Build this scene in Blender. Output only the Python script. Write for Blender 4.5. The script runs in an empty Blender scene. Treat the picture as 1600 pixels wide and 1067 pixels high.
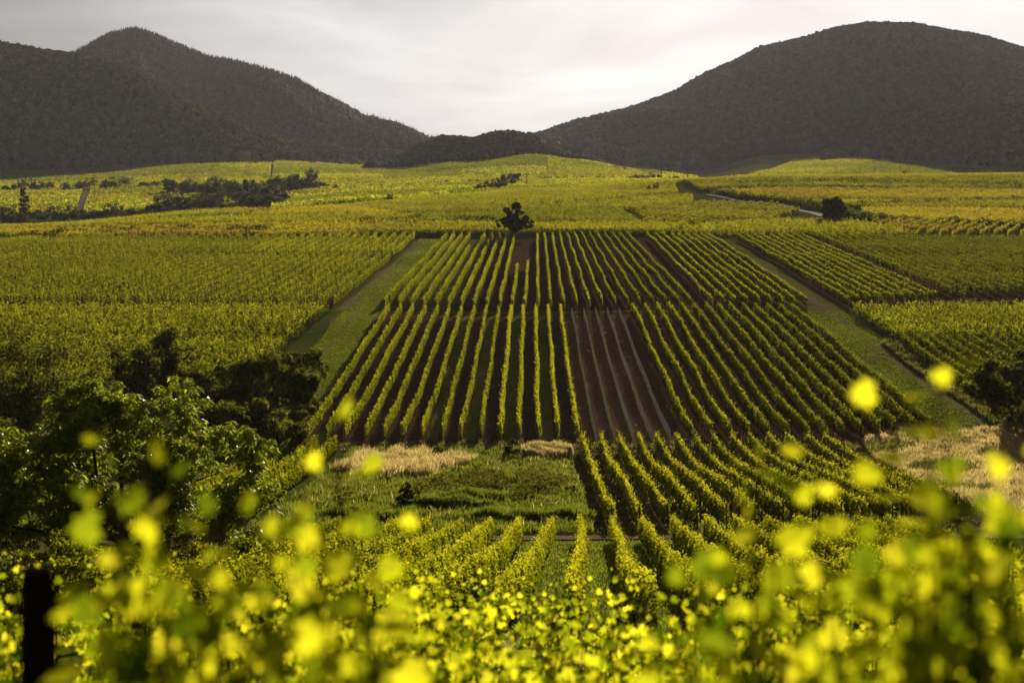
import bpy, math, random
import numpy as np
from mathutils import Vector
random.seed(7)
RNG = np.random.default_rng(11)
R = math.radians
scn = bpy.context.scene
COL = scn.collection

# ------------------------------------------------------------------ camera
F = 3111.0                                   # focal length in photo pixels (70 mm on 36 mm)
HZ = 235.0                                   # image row of the eye level
PITCH = math.atan((533.5 - HZ) / F)
CP, SP = math.cos(PITCH), math.sin(PITCH)
cam = bpy.data.cameras.new("camera")
cam.lens = 36.0 * F / 1600.0
cam.sensor_width = 36.0
cam.clip_start = 0.1
cam.clip_end = 30000
cam.dof.use_dof = True
cam.dof.focus_distance = 260.0
cam.dof.aperture_fstop = 2.5
co = bpy.data.objects.new("camera", cam)
co.rotation_euler = (math.pi / 2 - PITCH, 0, 0)
COL.objects.link(co)
scn.camera = co

# ------------------------------------------------------------------ light
SUN_AZ, SUN_EL = R(8.0), R(8.7)            # azimuth to the right of the view axis
SUN_DIR = Vector((math.sin(SUN_AZ) * math.cos(SUN_EL), math.cos(SUN_AZ) * math.cos(SUN_EL), math.sin(SUN_EL)))
sl = bpy.data.lights.new("sun", 'SUN')
sl.energy = 5.0
sl.angle = R(0.5)
sl.color = (1.0, 0.89, 0.69)
so = bpy.data.objects.new("sun", sl)
so.rotation_euler = SUN_DIR.to_track_quat('Z', 'Y').to_euler()
so.location = (0, 0, 50)
COL.objects.link(so)

w = bpy.data.worlds.new("World")
scn.world = w
w.use_nodes = True
nt = w.node_tree
nt.nodes.clear()
def N(tree, typ, **kw):
    n = tree.nodes.new(typ)
    for k, v in kw.items():
        setattr(n, k, v)
    return n
def mathn(tree, op, a=None, b=None, c=None):
    n = N(tree, 'ShaderNodeMath', operation=op)
    for i, v in enumerate((a, b, c)):
        if v is None: continue
        if isinstance(v, (int, float)): n.inputs[i].default_value = v
        else: tree.links.new(v, n.inputs[i])
    return n.outputs[0]
def ramp(tree, fac, stops, interp='LINEAR'):
    n = N(tree, 'ShaderNodeValToRGB')
    n.color_ramp.interpolation = interp
    els = n.color_ramp.elements
    while len(els) < len(stops): els.new(0.5)
    for e, (p, c) in zip(els, stops):
        e.position = p
        e.color = (c[0], c[1], c[2], 1)
    if fac is not None: tree.links.new(fac, n.inputs[0])
    return n.outputs[0]
def mixc(tree, fac, a, b, mode='MIX'):
    n = N(tree, 'ShaderNodeMix', data_type='RGBA', blend_type=mode)
    for s, v in ((n.inputs[0], fac), (n.inputs[6], a), (n.inputs[7], b)):
        if isinstance(v, (int, float)): s.default_value = v
        elif isinstance(v, tuple): s.default_value = (v[0], v[1], v[2], 1)
        else: tree.links.new(v, s)
    return n.outputs[2]
sky = N(nt, 'ShaderNodeTexSky', sky_type='NISHITA')
sky.sun_disc = False
sky.sun_elevation = SUN_EL
sky.sun_rotation = SUN_AZ
sky.dust_density = 2.0
tc = N(nt, 'ShaderNodeTexCoord')
dirv = tc.outputs['Generated']
dot = N(nt, 'ShaderNodeVectorMath', operation='DOT_PRODUCT')
nt.links.new(dirv, dot.inputs[0])
GLOW_DIR = Vector((math.sin(R(7.0)) * math.cos(R(12)), math.cos(R(7.0)) * math.cos(R(12)), math.sin(R(12))))
dot.inputs[1].default_value = GLOW_DIR[:]
ang = mathn(nt, 'ARCCOSINE', mathn(nt, 'MINIMUM', dot.outputs['Value'], 1.0))   # angle from the veiled sun
glow = ramp(nt, mathn(nt, 'DIVIDE', ang, 1.2), [(0, (1.20, 1.22, 1.26)), (0.10, (.96, .99, 1.04)), (0.17, (.80, .835, .885)), (0.24, (.60, .635, .68)),
                                             (0.30, (.38, .40, .43)), (0.36, (.25, .265, .285)), (0.5, (.14, .15, .17)), (1.0, (.08, .09, .11))])
# veil of thin cloud: streaks stretched along the horizon
mp = N(nt, 'ShaderNodeMapping')
mp.inputs['Scale'].default_value = (1.0, 1.0, 3.6)
mp.inputs['Rotation'].default_value = (0, R(-16), 0)
nt.links.new(dirv, mp.inputs[0])
nz = N(nt, 'ShaderNodeTexNoise')
nz.inputs['Scale'].default_value = 6.5
nz.inputs['Detail'].default_value = 7
nz.inputs['Roughness'].default_value = 0.55
nz.inputs['Distortion'].default_value = 0.6
nt.links.new(mp.outputs[0], nz.inputs['Vector'])
streak = ramp(nt, nz.outputs['Fac'], [(0.32, (.78, .79, .81)), (0.5, (.97, .97, .97)), (0.68, (1.20, 1.19, 1.17))])
veil = mixc(nt, 1.0, glow, streak, 'MULTIPLY')
b1 = N(nt, 'ShaderNodeBackground'); b1.inputs[1].default_value = 0.05
nt.links.new(sky.outputs[0], b1.inputs[0])
b2 = N(nt, 'ShaderNodeBackground'); b2.inputs[1].default_value = 0.51
nt.links.new(veil, b2.inputs[0])
ms = N(nt, 'ShaderNodeMixShader'); ms.inputs[0].default_value = 0.972
nt.links.new(b1.outputs[0], ms.inputs[1]); nt.links.new(b2.outputs[0], ms.inputs[2])
wo = N(nt, 'ShaderNodeOutputWorld')
nt.links.new(ms.outputs[0], wo.inputs[0])

scn.view_settings.view_transform = 'Standard'
scn.view_settings.look = 'None'
scn.view_settings.exposure = 0.85
scn.view_settings.gamma = 1.0
scn.view_settings.use_curve_mapping = False
cy = scn.cycles
cy.max_bounces = 6
cy.diffuse_bounces = 3
cy.transmission_bounces = 4
cy.glossy_bounces = 2
cy.volume_bounces = 1
cy.sample_clamp_indirect = 6
cy.use_denoising = True
cy.denoising_input_passes = 'RGB_ALBEDO_NORMAL'
cy.denoising_prefilter = 'ACCURATE'
cy.use_adaptive_sampling = False

# ------------------------------------------------------------------ terrain height
def ray(px, py):
    a = -(py - 533.5)
    return (px - 800.0), F * CP + a * SP, -F * SP + a * CP
def zs(py):                                   # z per metre of depth for an image row
    _, y, z = ray(800, py)
    return z / y
YK = [122, 150, 211, 344, 550, 600, 700, 800, 900, 950, 1050, 1200, 1400, 1700, 2000, 2300]
NEAR = [(-400, 0.5), (-60, 0.3), (-6, -1.4), (0, -1.75), (4, -2.45), (10, -3.9), (25, -7.4), (40, -10.6), (60, -14.5), (90, -19.6)]
IMG = {0:   [851, 797, 697, 488, 378, 366, 362, 360, 354, 350, 340, 325, 308, 290, 277, 265],
       400: [851, 797, 697, 488, 376, 357, 333, 332, 331, 329, 326, 313, 298, 280, 262, 250],
       600: [851, 797, 697, 488, 374, 356, 332, 322, 316, 314, 309, 301, 292, 279, 266, 258],
       720: [851, 797, 697, 488, 372, 355, 331, 316, 308, 305, 301, 296, 289, 272, 253, 246],
       830: [851, 797, 697, 488, 372, 355, 331, 314, 302, 299, 297, 293, 287, 267, 245, 246],
       900: [851, 797, 697, 488, 372, 355, 332, 314, 301, 297, 296, 291, 286, 270, 254, 254],
       1000:[851, 797, 697, 488, 372, 356, 335, 317, 302, 292, 293, 289, 284, 275, 268, 267],
       1090:[851, 797, 697, 488, 373, 358, 338, 319, 298, 286, 286, 287, 281, 277, 276, 274],
       1200:[851, 797, 697, 488, 374, 359, 341, 321, 293, 280, 283, 286, 282, 272, 259, 248],
       1330:[851, 797, 697, 488, 375, 360, 341, 320, 291, 279, 284, 285, 283, 268, 250, 243],
       1600:[851, 797, 697, 488, 377, 361, 341, 316, 290, 280, 286, 288, 288, 283, 264, 250]}
FAR = [(2700, -4.0), (3300, 10.0), (4500, 5.0), (6500, -20.0), (9000, -40.0)]
FAR_LOW = [(2700, -26.0), (3300, -20.0), (4500, -10.0), (6500, -20.0), (9000, -40.0)]
def pchip(xk, yk, x):
    xk = np.asarray(xk, float); yk = np.asarray(yk, float)
    h = np.diff(xk); d = np.diff(yk) / h
    m = np.zeros_like(yk)
    for i in range(1, len(xk) - 1):
        if d[i - 1] * d[i] > 0:
            w1 = 2 * h[i] + h[i - 1]; w2 = h[i] + 2 * h[i - 1]
            m[i] = (w1 + w2) / (w1 / d[i - 1] + w2 / d[i])
    m[0] = d[0]; m[-1] = d[-1]
    i = np.clip(np.searchsorted(xk, x) - 1, 0, len(h) - 1)
    t = (x - xk[i]) / h[i]
    return ((1 + 2 * t) * (1 - t) ** 2 * yk[i] + t * (1 - t) ** 2 * h[i] * m[i] + t * t * (3 - 2 * t) * yk[i + 1] + t * t * (t - 1) * h[i] * m[i + 1])
Y0T, Y1T, DYT = -400.0, 8900.0, 2.0
YT = np.arange(Y0T, Y1T, DYT)
cols = []
for c in sorted(IMG):
    far_ = FAR_LOW if c in (1000, 1090) else FAR
    kx = [a for a, _ in NEAR] + YK + [a for a, _ in far_]
    kz = [b for _, b in NEAR] + [Y * zs(p) for Y, p in zip(YK, IMG[c])] + [b for _, b in far_]
    cols.append(pchip(kx, kz, YT))
cols = np.array(cols)
UC = np.array([(c - 800) / F for c in sorted(IMG)])
UF = np.linspace(-0.30, 0.30, 121)
TAB = np.empty((len(UF), len(YT)))
uu = np.clip(UF, UC[0], UC[-1])
ii = np.clip(np.searchsorted(UC, uu) - 1, 0, len(UC) - 2)
tt = (uu - UC[ii]) / (UC[ii + 1] - UC[ii])
tt = tt * tt * (3 - 2 * tt)
TAB = cols[ii] * (1 - tt)[:, None] + cols[ii + 1] * tt[:, None]
def H(X, Y):
    X = np.asarray(X, float); Y = np.asarray(Y, float)
    u = np.clip(X / np.maximum(Y, 250.0), -0.2999, 0.2999)
    fu = (u + 0.30) / 0.005
    iu = np.clip(fu.astype(int), 0, len(UF) - 2); du = fu - iu
    fy = np.clip((Y - Y0T) / DYT, 0, len(YT) - 1.001)
    iy = fy.astype(int); dy = fy - iy
    z = (TAB[iu, iy] * (1 - du) * (1 - dy) + TAB[iu + 1, iy] * du * (1 - dy) + TAB[iu, iy + 1] * (1 - du) * dy + TAB[iu + 1, iy + 1] * du * dy)
    near = np.clip((Y - 20) / 120, 0, 1)
    far = np.clip((Y - 560) / 500, 0, 1)
    z = z + near * (0.16 * np.sin(X / 9.0 + 1.3 * np.sin(Y / 31.0)) * np.sin(Y / 17.0 + 0.7) + 0.10 * np.sin(Y / 8.1 + X / 23.0))
    z = z + far * (0.7 * np.sin(X / 61.0 + 0.6) * np.sin(Y / 97.0) + 0.5 * np.sin(X / 29.0 + Y / 53.0))
    return z
def H1(x, y):
    return float(H(np.array([x]), np.array([y]))[0])
def at(px, py, Y):
    x, y, z = ray(px, py)
    return Vector((x / y * Y, Y, z / y * Y))
def ground(px, py, ymin=20.0, ymax=3000.0):   # where the sight line of an image point meets the ground
    x, y, z = ray(px, py)
    Y = np.linspace(ymin, ymax, 6000)
    d = Y * z / y - H(Y * x / y, Y)
    k = np.nonzero(d < 0)[0]
    k = int(k[0]) if len(k) else len(Y) - 1
    Yk = Y[k]
    return Vector((Yk * x / y, Yk, Yk * z / y))

# ------------------------------------------------------------------ object helpers
def tag(o, label=None, cat=None, group=None, kind=None):
    if label: o['label'] = label
    if cat: o['category'] = cat
    if group: o['group'] = group
    if kind: o['kind'] = kind
    return o
def link(o, parent=None):
    COL.objects.link(o)
    if parent is not None: o.parent = parent
    return o
def empty(name, loc, rz=0):
    o = bpy.data.objects.new(name, None)
    o.location = loc
    o.rotation_euler = (0, 0, rz)
    o.empty_display_size = 0.3
    return link(o)
def mesh_np(name, verts, faces, mat, v=None, parent=None, smooth=False, loc=None):
    verts = np.asarray(verts, np.float32); faces = np.asarray(faces, np.int32)
    if loc is not None: verts = verts - np.asarray(loc, np.float32)
    me = bpy.data.meshes.new(name)
    me.vertices.add(len(verts)); me.vertices.foreach_set('co', verts.ravel())
    n, k = faces.shape
    me.loops.add(n * k); me.loops.foreach_set('vertex_index', faces.ravel())
    me.polygons.add(n); me.polygons.foreach_set('loop_start', np.arange(0, n * k, k, dtype=np.int32))
    if smooth: me.polygons.foreach_set('use_smooth', np.ones(n, bool))
    me.update(calc_edges=True)
    if v is not None:
        a = me.attributes.new('v', 'FLOAT', 'POINT')
        a.data.foreach_set('value', np.asarray(v, np.float32))
    me.materials.append(mat)
    o = bpy.data.objects.new(name, me)
    if loc is not None and parent is None: o.location = loc
    return link(o, parent)
def norm(a):
    return a / np.maximum(np.linalg.norm(a, axis=-1, keepdims=True), 1e-9)
def rand_unit(n, up=0.0):
    v = norm(RNG.normal(size=(n, 3)))
    if up: v = norm(v + np.array([0, 0, up]))
    return v
def leaf_quads(c, size, up=0.3, aspect=0.62):   # c (n,3), size (n,)
    n = len(c)
    nrm = rand_unit(n, up)
    a = norm(np.cross(nrm, rand_unit(n)))
    b = np.cross(nrm, a)
    s = size[:, None]
    bend = nrm * s * RNG.uniform(-.35, .35, (n, 1))
    V = np.stack([c - a * s, c + b * s * aspect + bend, c + a * s, c - b * s * aspect + bend], 1).reshape(-1, 3)
    Fq = np.arange(n * 4, dtype=np.int32).reshape(-1, 4)
    v = np.repeat(RNG.random(n), 4)
    return V, Fq, v
def tube(pts, radii, sides=6):
    pts = np.asarray(pts, float); m = len(pts)
    radii = np.broadcast_to(np.asarray(radii, float), (m,))
    V = []; Fc = []
    tang = np.gradient(pts, axis=0); tang = norm(tang)
    ref = np.array([0.31, 0.17, 0.94]) if abs(tang[:, 2]).mean() < .8 else np.array([1., .1, 0.])
    a = norm(np.cross(tang, ref)); b = np.cross(tang, a)
    for k in range(sides):
        t = 2 * math.pi * k / sides
        V.append(pts + (a * math.cos(t) + b * math.sin(t)) * radii[:, None])
    V = np.stack(V, 1).reshape(-1, 3)
    for i in range(m - 1):
        for k in range(sides):
            k2 = (k + 1) % sides
            Fc.append((i * sides + k, i * sides + k2, (i + 1) * sides + k2, (i + 1) * sides + k))
    c0 = len(V)                                # closed ends, as thin quads folded on the centre
    V = np.vstack([V, pts[0] , pts[-1]])
    for k in range(0, sides, 2):
        Fc.append((c0, (k + 2) % sides, k + 1, k))
        e = (m - 1) * sides
        Fc.append((c0 + 1, e + k, e + k + 1, e + (k + 2) % sides))
    return V, np.array(Fc, np.int32)
def join(parts):
    Vs, Fs, vs, off = [], [], [], 0
    for p in parts:
        V, Fc = p[0], p[1]
        Vs.append(V); Fs.append(Fc + off); off += len(V)
        vs.append(p[2] if len(p) > 2 else np.full(len(V), .5))
    return np.vstack(Vs), np.vstack(Fs), np.concatenate(vs)

# ------------------------------------------------------------------ materials
def newmat(name):
    m = bpy.data.materials.new(name)
    m.use_nodes = True
    t = m.node_tree
    t.nodes.clear()
    return m, t, N(t, 'ShaderNodeOutputMaterial')
def principled(t, col, rough=.8, spec=.3):
    p = N(t, 'ShaderNodeBsdfPrincipled')
    if isinstance(col, tuple): p.inputs['Base Color'].default_value = (*col, 1)
    else: t.links.new(col, p.inputs['Base Color'])
    p.inputs['Roughness'].default_value = rough
    p.inputs['Specular IOR Level'].default_value = spec
    return p
def leafmat(name, stops, tstops, trans=.5, rough=.6, spec=.03, patch=None):
    m, t, out = newmat(name)
    at_ = N(t, 'ShaderNodeAttribute', attribute_name='v')
    f = at_.outputs['Fac']
    c1 = ramp(t, f, stops); c2 = ramp(t, f, tstops)
    if patch:
        g = N(t, 'ShaderNodeNewGeometry')
        n = N(t, 'ShaderNodeTexNoise'); n.inputs['Scale'].default_value = patch[0]; n.inputs['Detail'].default_value = 3
        t.links.new(g.outputs['Position'], n.inputs['Vector'])
        k = ramp(t, n.outputs['Fac'], [(.42, (0, 0, 0)), (.6, (1, 1, 1))])
        c1 = mixc(t, mathn(t, 'MULTIPLY', k, patch[2]), c1, patch[1])
        c2 = mixc(t, mathn(t, 'MULTIPLY', k, patch[2]), c2, tuple(min(1, 2.6 * q) for q in patch[1]))
    if spec > .04: p = principled(t, c1, rough, spec)
    else:
        p = N(t, 'ShaderNodeBsdfDiffuse'); t.links.new(c1, p.inputs[0])
    tr = N(t, 'ShaderNodeBsdfTranslucent'); t.links.new(c2, tr.inputs[0])
    mx = N(t, 'ShaderNodeMixShader'); mx.inputs[0].default_value = trans
    t.links.new(p.outputs[0], mx.inputs[1]); t.links.new(tr.outputs[0], mx.inputs[2])
    t.links.new(mx.outputs[0], out.inputs[0])
    return m
def simplemat(name, c1, c2, scale=2.0, rough=1.0, spec=0.0, detail=5, bump=0.0, c3=None, s3=.05):
    m, t, out = newmat(name)
    g = N(t, 'ShaderNodeNewGeometry')
    n = N(t, 'ShaderNodeTexNoise'); n.inputs['Scale'].default_value = scale; n.inputs['Detail'].default_value = detail
    t.links.new(g.outputs['Position'], n.inputs['Vector'])
    c = ramp(t, n.outputs['Fac'], [(.32, c1), (.68, c2)])
    if c3:
        n2 = N(t, 'ShaderNodeTexNoise'); n2.inputs['Scale'].default_value = s3; n2.inputs['Detail'].default_value = 4
        t.links.new(g.outputs['Position'], n2.inputs['Vector'])
        c = mixc(t, ramp(t, n2.outputs['Fac'], [(.42, (0, 0, 0)), (.62, (1, 1, 1))]), c, c3)
    p = principled(t, c, rough, spec)
    if bump:
        b = N(t, 'ShaderNodeBump'); b.inputs['Strength'].default_value = .8; b.inputs['Distance'].default_value = bump
        t.links.new(n.outputs['Fac'], b.inputs['Height']); t.links.new(b.outputs[0], p.inputs['Normal'])
    t.links.new(p.outputs[0], out.inputs[0])
    return m
G1, G2, G3 = (.022, .034, .003), (.050, .066, .005), (.085, .095, .008)
T1, T2, T3 = (.08, .09, .003), (.27, .28, .006), (.60, .57, .014)
M = {}
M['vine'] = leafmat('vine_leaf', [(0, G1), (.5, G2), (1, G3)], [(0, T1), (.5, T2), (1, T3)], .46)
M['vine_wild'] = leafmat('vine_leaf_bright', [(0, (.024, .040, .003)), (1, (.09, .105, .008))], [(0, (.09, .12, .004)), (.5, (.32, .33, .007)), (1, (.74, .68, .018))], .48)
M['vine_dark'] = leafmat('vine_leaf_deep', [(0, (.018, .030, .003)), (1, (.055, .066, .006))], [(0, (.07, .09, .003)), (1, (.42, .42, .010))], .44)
M['vine_far'] = leafmat('vine_leaf_distant', [(0, G1), (1, G3)], [(0, T1), (1, T3)], .46, patch=(.022, (.13, .10, .012), .35))
M['vine_gold'] = leafmat('vine_leaf_golden', [(0, (.07, .07, .006)), (1, (.15, .14, .012))], [(0, (.3, .28, .01)), (1, (.66, .56, .02))], .46, patch=(.03, (.17, .10, .015), .45))
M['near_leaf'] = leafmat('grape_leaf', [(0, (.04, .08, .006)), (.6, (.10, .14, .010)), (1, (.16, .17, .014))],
                         [(0, (.09, .15, .003)), (.30, (.36, .42, .008)), (.65, (.85, .84, .015)), (1, (1.0, .92, .03))], .56, rough=.5, spec=.02)  # dark end of the ramps stands in for shaded leaves inside the vine
M['tree'] = leafmat('tree_leaf', [(0, (.028, .036, .005)), (1, (.075, .082, .010))], [(0, (.06, .07, .006)), (1, (.30, .30, .020))], .35)
M['walnut'] = leafmat('walnut_leaf', [(0, (.060, .095, .009)), (1, (.17, .21, .02))], [(0, (.16, .21, .008)), (1, (.55, .58, .016))], .5, rough=.45, spec=.10)
M['far_tree'] = leafmat('far_tree_leaf', [(0, (.035, .048, .016)), (1, (.065, .08, .025))], [(0, (.06, .08, .02)), (1, (.13, .14, .03))], .3, rough=.8, spec=.1)
M['bark'] = simplemat('bark', (.03, .02, .013), (.08, .055, .035), 9, bump=.02)
M['vine_bark'] = simplemat('vine_bark', (.025, .016, .01), (.07, .045, .03), 20)
M['post'] = simplemat('post_wood', (.05, .035, .022), (.14, .10, .065), 14, bump=.004)
M['dark_post'] = simplemat('dark_post_wood', (.012, .008, .006), (.03, .02, .014), 14, bump=.004)
M['stake'] = simplemat('pale_stake', (.55, .50, .44), (.75, .70, .62), 1.2)
M['wire'] = simplemat('galvanised_wire', (.20, .18, .15), (.34, .31, .26), 5)
M['soil'] = simplemat('bare_soil', (.058, .032, .017), (.115, .066, .036), 1.3, bump=.10, detail=9)
M['dirt'] = simplemat('dirt_track', (.12, .08, .05), (.23, .16, .10), .8, bump=.06, detail=8)
M['pale_road'] = simplemat('pale_road', (.42, .36, .32), (.6, .53, .48), .3)
M['track_pale'] = simplemat('pale_track', (.22, .18, .14), (.34, .28, .22), .3)
M['stubble'] = simplemat('pale_stubble', (.40, .33, .20), (.58, .49, .31), .12)
M['grass_lane'] = simplemat('lane_grass', (.055, .085, .008), (.15, .165, .016), .9, bump=.12, detail=9, c3=(.17, .13, .04), s3=.12)
M['terrain'] = simplemat('meadow_ground', (.05, .07, .008), (.095, .12, .012), .45, bump=.12, detail=9, c3=(.10, .085, .02), s3=.03)
M['green_blade'] = leafmat('grass_blade', [(0, (.045, .07, .008)), (1, (.11, .13, .016))], [(0, (.10, .16, .008)), (1, (.30, .32, .02))], .45)
M['gold_blade'] = leafmat('dry_grass_blade', [(0, (.25, .17, .045)), (1, (.52, .41, .16))], [(0, (.38, .26, .06)), (1, (.80, .64, .24))], .5, rough=.7, spec=.2)
M['olive_blade'] = leafmat('weed_blade', [(0, (.06, .055, .012)), (1, (.13, .115, .03))], [(0, (.12, .12, .02)), (1, (.30, .27, .05))], .45)
M['forest'] = leafmat('forest_canopy', [(0, (.014, .018, .006)), (.6, (.042, .050, .013)), (1, (.095, .090, .022))], [(0, (.01, .014, .004)), (1, (.04, .04, .01))], .12, rough=.95, spec=.05)
M['forest_green_lit'] = leafmat('forest_canopy_green_lit', [(0, (.018, .024, .006)), (.6, (.065, .080, .014)), (1, (.17, .18, .032))], [(0, (.012, .018, .004)), (1, (.07, .08, .01))], .2)  # brighter crown tones put in as sunlight on the green slopes
M['forest_lit'] = leafmat('forest_canopy_lit', [(0, (.030, .026, .010)), (.6, (.085, .072, .022)), (1, (.19, .15, .045))], [(0, (.03, .03, .008)), (1, (.14, .11, .02))], .25)  # lighter crowns paint the sunlit look of the lower hill
M['conifer'] = leafmat('conifer_canopy', [(0, (.010, .014, .007)), (1, (.025, .03, .012))], [(0, (.004, .006, .002)), (1, (.01, .012, .004))], .1, rough=.95, spec=.05)
M['hill'] = simplemat('forest_floor', (.014, .016, .007), (.03, .03, .012), .02)
M['pole'] = simplemat('pole_wood', (.05, .045, .04), (.09, .08, .07), 3)

# ------------------------------------------------------------------ ground sheet
us = np.concatenate([np.linspace(-1.2, -.5, 30)[:-1], np.linspace(-.5, -.28, 30)[:-1], np.linspace(-.28, .28, 300), np.linspace(.28, .5, 30)[1:], np.linspace(.5, 1.2, 30)[1:]])
ys = np.concatenate([np.arange(-390, -20, 18), np.arange(-20, 100, 1.5), np.arange(100, 620, 2.0), 620 * np.power(5200 / 620, np.linspace(0, 1, 380))])
UU, YY = np.meshgrid(us, ys)
XX = UU * (np.maximum(YY, 0) + 110)
ZZ = H(XX, YY)
GV = np.stack([XX, YY, ZZ], -1).reshape(-1, 3)
nr, nc = UU.shape
idx = np.arange(nr * nc).reshape(nr, nc)
GF = np.stack([idx[:-1, :-1], idx[:-1, 1:], idx[1:, 1:], idx[1:, :-1]], -1).reshape(-1, 4)
g = mesh_np('ground', GV, GF, M['terrain'], smooth=True)
tag(g, kind='structure')

def sheet(name, poly_fn, ny, nx, mat, off):
    """a draped sheet: poly_fn(s, t) -> X, Y arrays with s across and t along"""
    s, t = np.meshgrid(np.linspace(0, 1, nx), np.linspace(0, 1, ny))
    X, Y = poly_fn(s, t)
    V = np.stack([X, Y, H(X, Y) + off], -1).reshape(-1, 3)
    i = np.arange(nx * ny).reshape(ny, nx)
    Fc = np.stack([i[:-1, :-1], i[:-1, 1:], i[1:, 1:], i[1:, :-1]], -1).reshape(-1, 4)
    o = mesh_np(name, V, Fc, mat, smooth=True)
    return tag(o, kind='structure')
HEAD = 0.0096                                  # every row of the plain runs with this drift
def lane(name, xa, xb, ya, yb, mat, off, wob=0.0, head=HEAD, ref=211):
    def fn(s, t):
        Y = ya + (yb - ya) * t
        wv = wob * np.sin(Y / 13.0) + wob * .6 * np.sin(Y / 5.3 + 2)
        return xa + (xb - xa) * s + head * (Y - ref) + wv * (s * 2 - 1), Y
    return sheet(name, fn, max(3, int(abs(yb - ya) / 2)), max(3, int(abs(xb - xa) / 1.0) + 2), mat, off)
lane('soil_plot', -24.0, 18.2, 212.5, 341.5, M['soil'], .04)
lane('soil_plot', 18.2, 48.5, 213, 341.5, M['soil'], .04)
lane('soil_plot', -10, 35.5, 347, 546, M['soil'], .04)
lane('soil_plot', 34.0, 50.5, 347, 546, M['soil'], .042)
lane('soil_plot', 58.0, 140, 352, 546, M['soil'], .04)
lane('soil_plot', -118, -32.0, 350, 545, M['soil'], .04, 0, .026, 345)
lane('soil_plot', 6.2, 34, 133, 208.5, M['soil'], .04)
lane('grass_lane', -31.0, -24.0, 150, 345, M['grass_lane'], .05, .3)
lane('grass_lane', -31.0, -22.4, 345.2, 550, M['grass_lane'], .055, .3, .025, 345)
lane('grass_lane', 48.5, 57.0, 190, 548, M['grass_lane'], .05, .3)
lane('path', -28.4, -27.8, 205, 342, M['dirt'], .09, .25)
lane('path', -30.4, -28.9, 347, 548, M['dirt'], .10, .35, .025, 345)
lane('path', 53.2, 54.6, 190, 470, M['dirt'], .09, .3)
lane('path', -34, 60, 208.8, 211.0, M['dirt'], .09)
lane('path', -60, 60, 342.4, 345.6, M['grass_lane'], .10)
lane('path', -45, 60, 126.5, 130.0, M['dirt'], .09)
for k in (6, 8, 10, 12):
    lane('grass_strip', -22.4 + 2.1 * k + .35, -22.4 + 2.1 * k + 1.75, 214, 341, M['grass_lane'], .10, .08)
for k in (1, 2, 3, 4):
    lane('grass_strip', -22.5 + 2.25 * k + .4, -22.5 + 2.25 * k + 1.9, 348, 545, M['grass_lane'], .10, .08, .022, 345)

# ------------------------------------------------------------------ vine rows
ORD = ['first', 'second', 'third', 'fourth', 'fifth', 'sixth', 'seventh', 'eighth', 'ninth', 'tenth', 'eleventh', 'twelfth', 'thirteenth', 'fourteenth',
       'fifteenth', 'sixteenth', 'seventeenth', 'eighteenth', 'nineteenth', 'twentieth']
TENS = {2: ('twenty', 'twentieth'), 3: ('thirty', 'thirtieth'), 4: ('forty', 'fortieth'), 5: ('fifty', 'fiftieth'), 6: ('sixty', 'sixtieth')}
def ordinal(n):
    if n <= 20: return ORD[n - 1]
    t, u = divmod(n, 10)
    return TENS[t][1] if u == 0 else TENS[t][0] + '-' + ORD[u - 1]

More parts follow.
